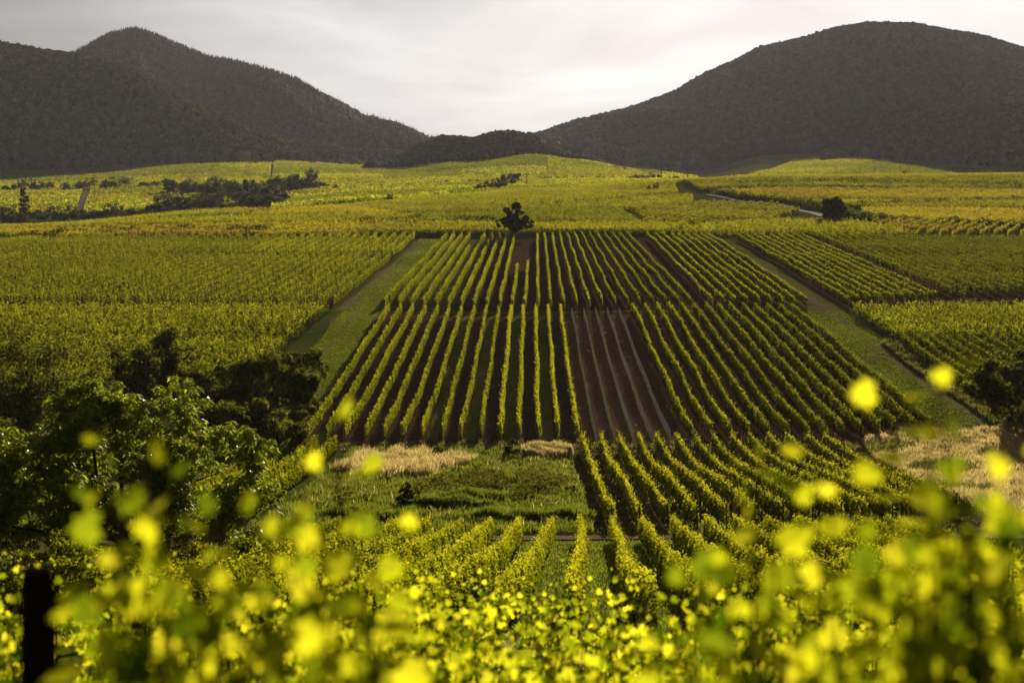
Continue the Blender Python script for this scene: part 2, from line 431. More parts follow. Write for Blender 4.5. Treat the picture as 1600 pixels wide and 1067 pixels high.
def row_points(p0, p1, step=1.0):
    L = math.hypot(p1[0] - p0[0], p1[1] - p0[1])
    return L
def foliage(p0, p1, dens, size, hmin=.45, hmax=1.8, width=.28, shoots=1.0, shoot_h=.45, gaps=0.05, up=.0, lump=.6, topvar=.15, tonew=.22):
    """leaf faces of one trellised row between two plan points"""
    dx, dy = p1[0] - p0[0], p1[1] - p0[1]
    L = math.hypot(dx, dy); dx /= L; dy /= L
    n = max(4, int(L * dens))
    s = RNG.random(n) * L
    # each vine of the row has its own vigour
    nv = int(L / 1.15) + 3
    vig = RNG.uniform(1 - lump * .5, 1.0, nv); vig[RNG.random(nv) < gaps] = .12
    top = RNG.uniform(-topvar * 1.3, topvar, nv * 3); side = RNG.uniform(-.10, .10, nv * 2)
    v_ = vig[np.clip((s / 1.15).astype(int), 0, nv - 1)]
    keep = RNG.random(n) < v_
    s = s[keep]; n = len(s)
    th = RNG.random(n) * 2 * math.pi
    r = np.sqrt(RNG.uniform(.25, 1.05, n))
    k = np.clip((s / .4).astype(int), 0, nv * 3 - 1) % (nv * 3)
    hc, hh = (hmin + hmax) / 2, (hmax - hmin) / 2
    tpx = top[k]
    h = hc + np.sin(th) * r * hh
    h = h + np.where(h > hc, tpx * (h - hc) / hh * 1.6, 0)
    ph = RNG.uniform(0, 6.3, 4)
    wv = width * (1.0 - .35 * (h - hmin) / (hmax - hmin)) * (1 + .22 * np.sin(s / 3.1 + ph[0]) * np.sin(s / 1.3 + ph[1]))
    h = h * (1 + .05 * np.sin(s / 6.5 + ph[2]) + .04 * np.sin(s / 2.2 + ph[3]))
    c = np.cos(th) * r * wv + side[np.clip((s / .7).astype(int), 0, nv * 2 - 1)]
    sz = size * RNG.uniform(.65, 1.3, n)
    m = int(L * shoots)
    if m:
        ss = RNG.random(m) * L; lean = RNG.normal(0, .16, (m, 2)); q = 4
        hs = shoot_h * RNG.uniform(.3, 1.2, m)
        tq = np.tile(np.linspace(.1, 1, q), m)
        s2 = np.repeat(ss, q) + np.repeat(lean[:, 0], q) * tq + RNG.normal(0, .03, m * q)
        c2 = np.repeat(lean[:, 1], q) * tq * 1.2 + RNG.normal(0, .05, m * q)
        h2 = hmax - .12 + np.repeat(hs, q) * tq
        s = np.concatenate([s, s2]); c = np.concatenate([c, c2]); h = np.concatenate([h, h2])
        sz = np.concatenate([sz, size * RNG.uniform(.5, .85, m * q) * (1.1 - .35 * tq)])
    c = c + .07 * np.sin(s / 9.0 + ph[3]) + .04 * np.sin(s / 3.4 + ph[0])
    x = p0[0] + dx * s - dy * c; y = p0[1] + dy * s + dx * c
    z = H(x, y) + np.maximum(h, .12)
    V, Fq, v = leaf_quads(np.stack([x, y, z], 1), sz, up)
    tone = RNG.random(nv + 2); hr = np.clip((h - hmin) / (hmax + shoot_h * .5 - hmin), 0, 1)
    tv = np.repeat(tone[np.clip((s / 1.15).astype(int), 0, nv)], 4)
    return V, Fq, np.clip(v * .30 + tv * tonew + np.repeat(hr, 4) ** 1.6 * (.77 - tonew) - .06 + RNG.uniform(0, .12), 0, 1)   # tops paler, sides darker: row light and shade put into leaf colour

def box_mesh(name, sx, sy, h, mat, taper=.9):
    b = .12 * min(sx, sy)
    ring = [(-sx + b, -sy), (sx - b, -sy), (sx, -sy + b), (sx, sy - b), (sx - b, sy), (-sx + b, sy), (-sx, sy - b), (-sx, -sy + b)]
    V = []; Fc = []
    for z, k in ((0, 1), (h * .97, taper), (h, taper * .8)):
        V += [(x * k, y * k, z) for x, y in ring]
    for i in range(2):
        for k in range(8):
            Fc.append((i * 8 + k, i * 8 + (k + 1) % 8, i * 8 + 8 + (k + 1) % 8, i * 8 + 8 + k))
    for a in ((16, 17, 18, 19), (16, 19, 20, 23), (20, 21, 22, 23)):
        Fc.append(a)
    me = bpy.data.meshes.new(name)
    me.from_pydata(V, [], Fc); me.update(); me.materials.append(mat)
    return me
POST_ME = box_mesh('post', .045, .045, 2.05, M['post'])
STAKE_ME = box_mesh('stake', .042, .042, 1.3, M['stake'])
def put(me, name, loc, parent, tilt=.03):
    o = bpy.data.objects.new(name, me)
    pl = parent.location if parent is not None else Vector((0, 0, 0))
    o.location = Vector(loc) - pl
    o.rotation_euler = (random.gauss(0, tilt), random.gauss(0, tilt), random.random() * .5)
    return link(o, parent)
def wire_line(p0, p1, h, r, name, parent, mat, loc, off=0.0, step=4.0):
    L = math.hypot(p1[0] - p0[0], p1[1] - p0[1]); n = max(2, int(L / step))
    t = np.linspace(0, 1, n)
    nx, ny = -(p1[1] - p0[1]) / L, (p1[0] - p0[0]) / L
    x = p0[0] + (p1[0] - p0[0]) * t + nx * off; y = p0[1] + (p1[1] - p0[1]) * t + ny * off
    V, Fc = tube(np.stack([x, y, H(x, y) + h], 1), r, 4)
    return mesh_np(name, V - np.asarray(loc), Fc, mat, parent=parent)
def stems(p0, p1, loc, parent, step=1.15, hh=.62):
    L = math.hypot(p1[0] - p0[0], p1[1] - p0[1]); n = max(1, int(L / step))
    t = (np.arange(n) + .5) / n + RNG.uniform(-.1, .1, n) / n
    x = p0[0] + (p1[0] - p0[0]) * t; y = p0[1] + (p1[1] - p0[1]) * t; z = H(x, y)
    r = .028
    base = np.stack([x, y, z], 1)
    le = RNG.normal(0, .06, (n, 2))
    ring = np.array([[-r, -r], [r, -r], [r, r], [-r, r]])
    V = []
    for k in range(3):
        f = (0, .5, 1)[k]
        c = base + np.stack([le[:, 0] * (f + math.sin(f * 3) * .5), le[:, 1] * f, np.full(n, hh * f)], 1)
        for q in ring: V.append(c + np.array([q[0] * (1.15 - .3 * f), q[1] * (1.15 - .3 * f), 0]))
    V = np.stack(V, 1)                          # n, 12, 3
    f0 = np.array([[a + k, a + (k + 1) % 4, a + 4 + (k + 1) % 4, a + 4 + k] for a in (0, 4) for k in range(4)])
    Fc = (f0[None] + (np.arange(n) * 12)[:, None, None]).reshape(-1, 4)
    o = mesh_np('vine_stems', V.reshape(-1, 3) - np.asarray(loc), Fc, M['vine_bark'], parent=parent)
    return tag(o, kind='stuff')

STYLES = {
 'neat':  dict(dens=95, size=.115, hmin=.40, hmax=1.75, width=.19, shoots=1.4, shoot_h=.30, gaps=.035, lump=.45, topvar=.18),
 'wild':  dict(dens=95, size=.130, hmin=.35, hmax=1.75, width=.24, shoots=4.0, shoot_h=.55, gaps=.02, lump=.5),
 'bushy': dict(dens=90, size=.130, hmin=.65, hmax=1.90, width=.26, shoots=3.0, shoot_h=.45, gaps=.11, lump=.9, topvar=.22),
 'hedge': dict(dens=70, size=.150, hmin=.45, hmax=1.85, width=.22, shoots=1.6, shoot_h=.38, gaps=.045, lump=.55, topvar=.2),
 'tuft':  dict(dens=66, size=.150, hmin=.45, hmax=1.80, width=.17, shoots=2.4, shoot_h=.7, gaps=.10, lump=1.0, topvar=.30, tonew=.36),
 'front': dict(dens=120, size=.115, hmin=.50, hmax=1.75, width=.25, shoots=4.0, shoot_h=.50, gaps=.03, lump=.5),
 'slope': dict(dens=230, size=.072, hmin=.40, hmax=1.70, width=.23, shoots=3.0, shoot_h=.35, gaps=.02, lump=.6),
 'band':  dict(dens=48, size=.24, hmin=.4, hmax=1.85, width=.33, shoots=1.3, shoot_h=.8, gaps=.12, lump=1.0, topvar=.45, tonew=.45),
 'dist':  dict(dens=9, size=.42, hmin=.4, hmax=1.7, width=.4, shoots=.3, shoot_h=.5, gaps=.05, lump=.7),
}
ROWS = []      # (nearest depth, p0, p1, style, material, label, group, extras)
def add_row(p0, p1, style, mat, label, group, posts=1, stem=False, wires=()):
    ROWS.append([math.hypot(min(abs(p0[0]), abs(p1[0])), min(p0[1], p1[1])), p0, p1, style, mat, label, group, posts, stem, wires])
def rx(x211, Y, head=HEAD): return x211 + head * (Y - 211)

# lower brown block: 15 leafy rows, 5 young rows, 14 bushy rows
for i in range(15):
    X = -22.4 + 2.1 * i
    wild = i >= 10
    lab = f"{ordinal(i + 1)} vine row from the mown lane in the lower block, " + ("tall and ragged" if wild else "narrow and trimmed")
    add_row((rx(X, 214), 214), (rx(X, 341), 341), 'wild' if wild else 'neat', 'vine_wild' if wild else 'vine', lab,
            'narrow leafy rows of the lower brown block', stem=True)
for i in range(14):
    X = 19.4 + 2.1 * i
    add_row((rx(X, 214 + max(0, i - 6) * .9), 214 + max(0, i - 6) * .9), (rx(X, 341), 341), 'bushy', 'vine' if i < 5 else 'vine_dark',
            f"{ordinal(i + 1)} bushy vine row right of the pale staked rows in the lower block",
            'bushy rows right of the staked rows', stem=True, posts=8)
# upper block behind the cross lane
for i in range(25):
    X = -22.5 + 2.25 * i
    y0, y1 = 349, 545
    if i == 10: y1 = 430
    if i == 11: y1 = 440
    if i in (4,): y1 = 490
    hd = .024 - .001 * i
    add_row((X + hd * (y0 - 345), y0), (X + hd * (y1 - 345), y1), 'hedge', 'vine' if i < 18 else 'vine_dark',
            f"{ordinal(i + 1)} vine row from the mown grass lane in the upper block below the round tree", 'rows of the upper block behind the cross lane')
for i in range(9):
    X = 33.9 + 2.1 * i
    add_row((rx(X, 350), 350), (rx(X, 545), 545), 'hedge', 'vine', f"{ordinal(i + 1)} bright vine row right of the wide bare gap in the upper block",
            'rows right of the bare gap in the upper block')
for i in range(9):
    X = 58.3 + 2.2 * i
    add_row((rx(X, 352 + i * 1.2), 352 + i * 1.2), (rx(X, 543), 543), 'hedge', 'vine', f"{ordinal(i + 1)} vine row right of the dirt track running up the right slope",
            'rows right of the dirt track')
for i in range(22):
    X = 81.0 + 2.6 * i
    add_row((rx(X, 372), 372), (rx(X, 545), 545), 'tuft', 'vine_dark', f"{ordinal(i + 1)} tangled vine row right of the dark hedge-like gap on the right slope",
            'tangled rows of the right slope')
for i in range(18):
    Y = 302 + 2.3 * i
    add_row((57.2 + HEAD * (Y - 211), Y), (96, Y + 1.5), 'tuft', 'vine', f"{ordinal(i + 1)} vine row, counted upward, of the sideways block right of the lane",
            'sideways rows right of the right-hand lane')
for i in range(11):
    X = 57.6 + 2.1 * i
    y0 = 222 + i * 1.0
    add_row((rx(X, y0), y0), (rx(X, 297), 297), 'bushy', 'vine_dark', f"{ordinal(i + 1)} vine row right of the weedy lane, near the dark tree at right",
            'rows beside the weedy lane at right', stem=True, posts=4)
# left fields
for i in range(36):
    X = -31.6 - 2.45 * i
    add_row((X, 350), (X + .026 * 120, 470), 'tuft', 'vine', f"{ordinal(i + 1)} vine row left of the grass lane, nearer half of the left field",
            'rows of the nearer left field')
for i in range(44):
    X = -28.6 - 2.5 * i
    add_row((X, 476), (X + .026 * 70, 546), 'tuft', 'vine' if i > 14 else 'vine_wild', f"{ordinal(i + 1)} vine row left of the grass lane, farther half of the left field",
            'rows of the farther left field')
for i in range(17):
    Y = 303 + 2.35 * i
    add_row((-98, Y + .6), (-31.2 - .12 * (17 - i), Y), 'tuft', 'vine', f"{ordinal(i + 1)} vine row, counted upward, of the sideways block left of the grass lane",
            'sideways rows left of the grass lane')
for i in range(16):
    Y = 258 + 2.6 * i
    add_row((-82, Y), (-33.5, Y), 'tuft', 'vine', f"{ordinal(i + 1)} vine row, counted upward, behind the dark shrubs at left",
            'rows behind the dark shrubs')
# rows beside the meadow and on the near slope
for i in range(14):
    X = 7.5 + 1.95 * i
    y0 = 133.5 + max(0, i - 9) * 2.2
    add_row((rx(X, y0), y0), (rx(X, 207.5), 207.5), 'front', 'vine_wild', f"{ordinal(i + 1)} vine row from the weedy meadow in the front block with pale wires",
            'front block rows right of the meadow', stem=True, posts=14, wires=(1.9,) if i > 3 else ())
for i in range(4):
    X = -24.3 + 1.95 * i
    add_row((rx(X, 146 + i * 2), 146 + i * 2), (rx(X, 207), 207), 'front', 'vine', f"{ordinal(i + 1)} vine row of the narrow strip between big leafy tree and meadow",
            'rows between the big tree and the meadow', stem=True, posts=6)
SH = .040
for i in range(-9, 11):
    X = 4.4 + 1.9 * i                            # at depth 122
    y0 = 48 if -7 < i < 8 else 60
    add_row((X + SH * (y0 - 122), y0), (X, 123), 'slope', 'vine_wild', f"{ordinal(i + 10)} near-slope vine row below the dirt track, from the big tree",
            'rows of the near slope', stem=True, posts=0)
ROWS.sort(key=lambda r: r[0])
KEEP, REST = ROWS[:292], ROWS[292:]
for (_, p0, p1, style, mat, label, group, posts, stem, wires) in KEEP:
    loc = (p0[0], p0[1], H1(*p0))
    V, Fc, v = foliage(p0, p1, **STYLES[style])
    L = math.hypot(p1[0] - p0[0], p1[1] - p0[1])
    e = empty('vine_row', loc)
    tag(e, label, 'vine row', group)
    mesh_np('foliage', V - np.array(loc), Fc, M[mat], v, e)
    for k in range(posts + 1 if posts else 0):
        t = k / posts
        x, y = p0[0] + (p1[0] - p0[0]) * t, p0[1] + (p1[1] - p0[1]) * t
        put(POST_ME, 'post', (x, y, H1(x, y) - .1), e)
    if stem: stems(p0, p1, loc, e)
    for h in wires: wire_line(p0, p1, h, .008, 'wire', e, M['wire'], loc, off=.24)
# five young rows on pale stakes
for i in range(5):
    X = 9.05 + 2.02 * i
    p0, p1 = (rx(X, 213), 213), (rx(X, 341), 341)
    loc = (p0[0], p0[1], H1(*p0))
    e = empty('young_vine_row', loc)
    tag(e, f"{ordinal(i + 1)} young vine row on pale stakes, from the left, on bare soil", 'vine row', 'young staked rows on bare soil')
    n = 96
    for k in range(n):
        t = (k + .5) / n
        x, y = p0[0] + (p1[0] - p0[0]) * t, p0[1] + (p1[1] - p0[1]) * t
        put(STAKE_ME, 'stake', (x, y, H1(x, y) - .05), e, .02)
    for h in (.6, .95, 1.25):
        wire_line(p0, p1, h, .009, 'wire', e, M['wire'], loc)
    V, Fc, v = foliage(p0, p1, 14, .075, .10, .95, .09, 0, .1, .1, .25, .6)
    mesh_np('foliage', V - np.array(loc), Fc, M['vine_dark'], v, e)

# ------------------------------------------------------------------ rows past the first few hundred: one mass per look
far_parts = {'vine_dark': [], 'vine_far': [], 'vine_gold': [], 'vine_wild': []}
for r in REST:
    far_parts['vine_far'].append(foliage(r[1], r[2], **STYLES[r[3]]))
def clip_rows(poly, head, spacing):
    """segments with direction (head, 1) inside a convex plan polygon"""
    d = norm(np.array([head, 1.0])) if abs(head) < 50 else np.array([1.0, 0.0])
    nrm = np.array([d[1], -d[0]])
    P = np.array([(p[0], p[1]) for p in poly])
    off = P @ nrm
    out = []
    for o in np.arange(off.min() + spacing / 2, off.max(), spacing):
        ts = []
        for i in range(len(P)):
            a, b = P[i], P[(i + 1) % len(P)]
            fa, fb = a @ nrm - o, b @ nrm - o
            if fa * fb < 0:
                ts.append((a + (b - a) * fa / (fa - fb)) @ d)
        if len(ts) >= 2 and max(ts) - min(ts) > 4:
            out.append((nrm * o + d * min(ts), nrm * o + d * max(ts)))
    return out
def field(pts, head, spacing=2.2, style='band', mat='vine_far', ymin=500.0):
    """pts: image points, or (image column, depth) when the second value is a depth in metres above 480"""
    P = []
    for px, q in pts:
        P.append(((px - 800) / F * q, q))
    for a, b in clip_rows(P, head, spacing):
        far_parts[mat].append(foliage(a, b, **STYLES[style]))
field([(-90, 399), (-78, 399), (62, 470), (-90, 470)], .026, 2.15, 'tuft')
field([(-90, 478), (-34, 478), (70, 546), (-90, 546)], .026, 2.2, 'tuft')
# (column, depth) corners of the fields between the upper block and the crest
field([(-60, 556), (560, 556), (560, 598), (-60, 598)], 40, 2.3, mat='vine_gold')
field([(-60, 606), (700, 606), (640, 648), (-60, 638)], 40, 2.3, mat='vine_far')
field([(-60, 648), (330, 655), (420, 712), (300, 705), (-60, 690)], 40, 2.3, mat='vine_far')
field([(345, 655), (630, 658), (520, 735), (440, 712)], 1.2, 2.4, mat='vine_gold')
field([(560, 559), (1040, 559), (1080, 600), (560, 598)], 40, 2.2, mat='vine_far')
field([(1045, 557), (1290, 560), (1440, 560), (1330, 640), (1225, 645), (1095, 605)], .85, 3.9, mat='vine_far')
field([(1450, 560), (1700, 560), (1700, 640), (1345, 641)], .35, 3.6, mat='vine_gold')
field([(640, 607), (1000, 608), (970, 700), (640, 660)], 1.3, 4.0, mat='vine_dark')
field([(1010, 612), (1095, 612), (1212, 655), (1248, 742), (1210, 790), (1090, 790), (985, 715)], .33, 3.6, mat='vine_far')
field([(530, 738), (640, 669), (965, 708), (1082, 792), (1082, 845), (760, 855)], 1.1, 4.2, mat='vine_far')
field([(425, 722), (530, 746), (760, 864), (1060, 855), (1050, 975), (780, 940)], 40, 2.6, mat='vine_far')
field([(1345, 700), (1440, 648), (1700, 652), (1700, 725), (1345, 752)], 40, 2.4, mat='vine_gold')
field([(1345, 760), (1700, 735), (1700, 788), (1250, 808)], 40, 2.6, mat='vine_far')
field([(1150, 835), (1240, 817), (1700, 797), (1700, 858), (1120, 876)], 40, 2.6, mat='vine_gold')
field([(1095, 887), (1700, 868), (1700, 1000), (1056, 985)], 40, 2.8, mat='vine_far')
# fields of the valley beyond the crest
def vfield(pts, head, spacing, mat):
    for a, b in clip_rows([((px - 800) / F * q, q) for px, q in pts], head, spacing):
        far_parts[mat].append(foliage(a, b, dens=6.5, size=.60, hmin=.3, hmax=2.0, width=.45, shoots=0, gaps=.08, topvar=.5, tonew=.5))
def vbands(xa, xb, y0, y1, k, head, spacing, mats, gap=12):
    """a plot cut into k bands across, each its own planting"""
    e = np.linspace(y0, y1, k + 1)
    for i in range(k):
        a, b = e[i] + gap / 2, e[i + 1] - gap / 2
        f = lambda t, q: q[0] + (q[1] - q[0]) * (t - y0) / (y1 - y0)
        vfield([(f(a, xa), a), (f(a, xb), a), (f(b, xb), b), (f(b, xa), b)], head if i % 2 else 40, spacing, mats[i % len(mats)])
VF, VB, VG, VD = 'vine_far', 'vine_wild', 'vine_gold', 'vine_dark'
vbands((-80, -80), (119, 131), 1045, 1490, 3, 2.0, 3.6, (VF, VB, VF))
vbands((130, 144), (420, 250), 1040, 1510, 3, 2.0, 3.6, (VB, VF, VD))
vbands((425, 425), (704, 645), 900, 1390, 4, 1.5, 3.6, (VB, VD, VB, VF))
vbands((705, 646), (903, 853), 965, 1350, 3, 1.2, 3.6, (VD, VB, VF))
vbands((904, 854), (1102, 1092), 975, 1350, 3, 1.2, 3.6, (VB, VF, VB))
vbands((424, 430), (602, 592), 1400, 2200, 4, 1.5, 4.5, (VF, VB, VD, VF))
vbands((603, 593), (722, 717), 1375, 2000, 3, 2.5, 4.5, (VB, VD, VD))
vbands((723, 718), (857, 852), 1360, 1990, 3, 1.5, 4.5, (VF, VB, VD))
vbands((858, 853), (1002, 987), 1360, 2150, 4, .8, 4.5, (VB, VF, VB, VB))
vbands((1003, 988), (1094, 1052), 1360, 2000, 2, .8, 4.5, (VB, VB))
vbands((-80, -80), (198, 198), 1535, 2240, 3, 1.5, 5.0, (VF, VD, VD))
vbands((199, 199), (303, 353), 1535, 2150, 2, 2.2, 5.0, (VF, VD))
vbands((304, 354), (423, 425), 1535, 2150, 3, 1.0, 5.0, (VB, VF, VB))
vfield([(1100, 1300), (1200, 1200), (1364, 1950), (1310, 2150), (1240, 2150)], 1.0, 4.0, VF)
vbands((1224, 1368), (1680, 1680), 1300, 1980, 2, 1.0, 6.0, (VD, VD))
for k, lab in (('vine_far', 'distant vine rows, green and yellow-green, covering the plain up to the hills'), ('vine_gold', 'distant golden and rusty vine rows striping the rise below the crest'),
               ('vine_dark', 'distant plots of deeper olive-green vines between the brighter ones'),
               ('vine_wild', 'distant plots of brighter fresh green vines alternating across the valley')):
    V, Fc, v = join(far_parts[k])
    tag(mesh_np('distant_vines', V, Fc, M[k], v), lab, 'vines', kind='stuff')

# ------------------------------------------------------------------ roads and strips of the far fields
def ribbon(name, pts, width, mat, off=.25, step=6):
    P = np.array([((px - 800) / F * q, q) for px, q in pts])
    seg = np.concatenate([[0], np.cumsum(np.linalg.norm(np.diff(P, axis=0), axis=1))])
    n = max(4, int(seg[-1] / step)); s = np.linspace(0, seg[-1], n)
    x = np.interp(s, seg, P[:, 0]); y = np.interp(s, seg, P[:, 1])
    tx, ty = np.gradient(x), np.gradient(y); l = np.hypot(tx, ty)
    V = []
    for k in (-.5, -.17, .17, .5):
        X = x - ty / l * width * k; Yv = y + tx / l * width * k
        V.append(np.stack([X, Yv, H(X, Yv) + off], 1))
    V = np.stack(V, 1).reshape(-1, 3)
    i = np.arange(n * 4).reshape(n, 4)
    Fc = np.stack([i[:-1, :-1], i[:-1, 1:], i[1:, 1:], i[1:, :-1]], -1).reshape(-1, 4)
    return tag(mesh_np(name, V, Fc, mat, smooth=True), kind='structure')
ribbon('road', [(1345, 642), (1325, 665), (1290, 708), (1262, 748), (1215, 795), (1150, 822), (1105, 866)], 3.6, M['pale_road'])
ribbon('road', [(124, 1050), (130, 1200), (138, 1480), (132, 1518), (20, 1525)], 4.6, M['track_pale'])
ribbon('road', [(560, 1120), (566, 1180), (548, 1280), (530, 1400)], 6.0, M['pale_road'])
ribbon('path', [(430, 716), (470, 740), (500, 760)], 3.5, M['dirt'])
ribbon('stubble_field', [(400, 2120), (440, 2160), (540, 2190)], 60, M['stubble'], .3)
ribbon('stubble_field', [(470, 2290), (510, 2300)], 30, M['stubble'], .3)


# ------------------------------------------------------------------ wooded hills
def ico():
    import bmesh
    bm = bmesh.new(); bmesh.ops.create_icosphere(bm, subdivisions=2, radius=1.0)
    V = np.array([v.co[:] for v in bm.verts]); Fc = np.array([[v.index for v in f.verts] for f in bm.faces]); bm.free()
    return V, Fc
ICO_V, ICO_F = ico()
CROWNS = []
for k in range(6):
    d = 1 + .22 * np.sin(ICO_V[:, 0] * (4 + k) + k) * np.sin(ICO_V[:, 1] * 5 + k * 2) + RNG.normal(0, .09, len(ICO_V))
    CROWNS.append(ICO_V * d[:, None] * np.array([1, 1, 1.05]))
def cone_tpl():
    V = []; Fc = []
    tiers = ((.05, 1.0, .42), (.33, .72, .66), (.58, .45, .85), (.76, .26, 1.05))
    for z0, r, z1 in tiers:
        b = len(V)
        for k in range(7):
            a = 2 * math.pi * k / 7 + z0 * 5
            V.append((math.cos(a) * r * (1 + .18 * (k % 2)), math.sin(a) * r * (1 + .18 * (k % 2)), z0))
        V.append((0, 0, z1)); V.append((0, 0, z0 + .05))
        for k in range(7):
            Fc.append((b + k, b + (k + 1) % 7, b + 7)); Fc.append((b + (k + 1) % 7, b + k, b + 8))
    return np.array(V), np.array(Fc)
CONE_V, CONE_F = cone_tpl()
def stamp(tpls, Fc, pos, scale, rz):
    """many copies of a template shape as one vertex/face array"""
    n = len(pos); T = np.array(tpls)[RNG.integers(0, len(tpls), n)]
    c, s_ = np.cos(rz)[:, None], np.sin(rz)[:, None]
    x = T[:, :, 0] * c - T[:, :, 1] * s_; y = T[:, :, 0] * s_ + T[:, :, 1] * c
    V = np.stack([x * scale[:, 0:1], y * scale[:, 1:2], T[:, :, 2] * scale[:, 2:3]], -1) + pos[:, None, :]
    m = T.shape[1]
    FF = Fc[None] + (np.arange(n) * m)[:, None, None]
    v = np.repeat(RNG.random(n), m)
    return V.reshape(-1, 3), FF.reshape(-1, 3), v
def hill(sky_pts, Yr, Yb, crown, tree_h, gully=1.0, label='', mat='forest', conifer=None, prof=.92, dens=1.0, seed=0, name='hill'):
    P = np.array(sky_pts, float)
    px0, px1 = P[0, 0], P[-1, 0]
    yr = lambda px: np.interp(px, [a for a, _ in Yr], [b for _, b in Yr])
    yb = lambda px: np.interp(px, [a for a, _ in Yb], [b for _, b in Yb])
    def pos(px, t):
        y1 = yr(px); y0 = yb(px)
        Y = y0 + (y1 - y0) * t
        X = (px - 800) / F * Y
        zr = np.array([zs(q) for q in np.interp(px, P[:, 0], P[:, 1])]) * y1 if np.ndim(px) else zs(np.interp(px, P[:, 0], P[:, 1])) * y1
        zr = zr - tree_h * .45 - crown * 1.0
        zb = H(X, Y) - 1.5
        tc_ = np.clip(t, 0, 1)
        f = np.sin(tc_ * math.pi / 2) ** prof
        back = np.clip(t - 1, 0, None)
        f = f - back ** 2 * 1.3
        edge = np.clip(np.minimum(px - px0, px1 - px) / 60, 0, 1)
        rel = np.sin(tc_ * math.pi) * (1 - tc_) * 1.5
        gl = gully * rel * edge * (9 * np.sin(X / 83 + seed + .8 * np.sin(Y / 120)) + 6 * np.sin(X / 37 + Y / 140 + seed * 2) + 3 * np.sin(X / 17 + Y / 51))
        return X, Y, zb + np.maximum(zr - zb, .5) * f + gl * np.clip((zr - zb) / 120, 0, 1)
    nx = int((px1 - px0) / 4); pxs = np.linspace(px0, px1, nx); ts = np.linspace(-.02, 1.5, 60)
    PX, TT = np.meshgrid(pxs, ts)
    X, Y, Z = pos(PX.ravel(), TT.ravel())
    i = np.arange(nx * 60).reshape(60, nx)
    Fc = np.stack([i[:-1, :-1], i[:-1, 1:], i[1:, 1:], i[1:, :-1]], -1).reshape(-1, 4)
    tag(mesh_np(name, np.stack([X, Y, Z], 1), Fc, M['hill'], smooth=True), kind='structure')
    ym = (np.mean(yr(pxs)) + np.mean(yb(pxs))) / 2
    wid = (px1 - px0) / F * ym; dep = np.mean(np.abs(yr(pxs) - yb(pxs)))
    zspan = 120
    n = int(wid * math.hypot(dep, zspan) / (crown * 1.35) ** 2 * dens)
    px = RNG.uniform(px0, px1, n); t = RNG.uniform(0.0, 1.06, n) ** .9
    X, Y, Z = pos(px, t)
    r = crown * RNG.uniform(.6, 1.25, n)
    sc = np.stack([r, r, r * RNG.uniform(.9, 1.35, n)], 1)
    con = np.zeros(n, bool)
    if conifer is not None:
        con = RNG.random(n) < conifer(px, t)
    a = stamp(CROWNS, ICO_F, np.stack([X, Y, Z + tree_h * .45], 1)[~con], sc[~con], RNG.uniform(0, 6.3, (~con).sum()))
    o = mesh_np('forest', a[0], a[1], M[mat], a[2]); tag(o, label, 'forest', kind='stuff')
    if con.any():
        k = con; m = k.sum(); hh = RNG.uniform(11, 19, m); rr = RNG.uniform(2.2, 3.8, m)
        b = stamp([CONE_V], CONE_F, np.stack([X, Y, Z], 1)[k], np.stack([rr, rr, hh], 1), RNG.uniform(0, 6.3, m))
        tag(mesh_np('forest', b[0], b[1], M['conifer'], b[2]), 'dark spiky conifer forest along the upper slope of the peaked hill', 'forest', kind='stuff')
A_S = [(-260, 62), (-120, 60), (0, 66), (20, 70), (50, 75), (80, 81), (110, 84), (150, 90), (215, 113), (280, 150), (350, 182), (400, 207), (440, 222), (468, 244), (490, 256)]
hill(A_S, [(-260, 2650), (130, 2600), (490, 2370)], [(-260, 2180), (300, 2200), (490, 2300)], 4.6, 9, 1.2, 'dark broadleaf forest covering the nearest hill at left', 'forest_green_lit', seed=1, dens=1.7)
B_S = [(60, 110), (100, 96), (135, 82), (180, 60), (215, 50), (250, 61), (300, 81), (330, 94), (380, 102), (430, 115), (470, 128), (485, 138), (530, 160), (570, 184), (620, 196), (650, 208), (668, 218), (705, 240)]
hill(B_S, [(60, 3900), (705, 3500)], [(60, 2850), (705, 2800)], 5.5, 10, 1.6, 'dark forest on the peaked hill behind, sloping down to the valley gap', seed=4,
     conifer=lambda px, t: np.where((t > .45) & (px < 500), .75, .08), dens=1.3)
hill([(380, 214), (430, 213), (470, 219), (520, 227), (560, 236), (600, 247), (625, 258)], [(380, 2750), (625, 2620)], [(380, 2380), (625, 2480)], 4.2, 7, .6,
     'paler green wooded spur at the foot of the peaked hill', 'forest_green_lit', seed=2, dens=1.4)
C_S = [(575, 266), (600, 258), (620, 249), (650, 231), (690, 214), (715, 214), (740, 216), (770, 208), (790, 205), (830, 211), (870, 231), (905, 249), (930, 260)]
hill(C_S, [(575, 2140), (930, 2160)], [(575, 2010), (930, 2040)], 3.4, 8, .5, 'dark woods on the small round knoll in the valley gap', seed=3, dens=1.5)
D_S = [(770, 232), (800, 222), (845, 209), (880, 198), (950, 180), (1000, 165), (1050, 148), (1100, 118), (1150, 95), (1180, 78), (1250, 63), (1300, 48), (1350, 43), (1420, 42), (1470, 52),
       (1530, 62), (1600, 80), (1720, 112), (1880, 170)]
hill(D_S, [(770, 3700), (1880, 3600)], [(770, 2750), (1100, 2620), (1880, 2650)], 5.4, 10, 1.6, 'hazy brown-grey forest over the whole large rounded hill at right', seed=6, dens=1.25,
     conifer=None)
E_S = [(1285, 252), (1300, 243), (1330, 217), (1360, 200), (1380, 190), (1440, 175), (1500, 162), (1550, 158), (1600, 160), (1700, 168), (1860, 200)]
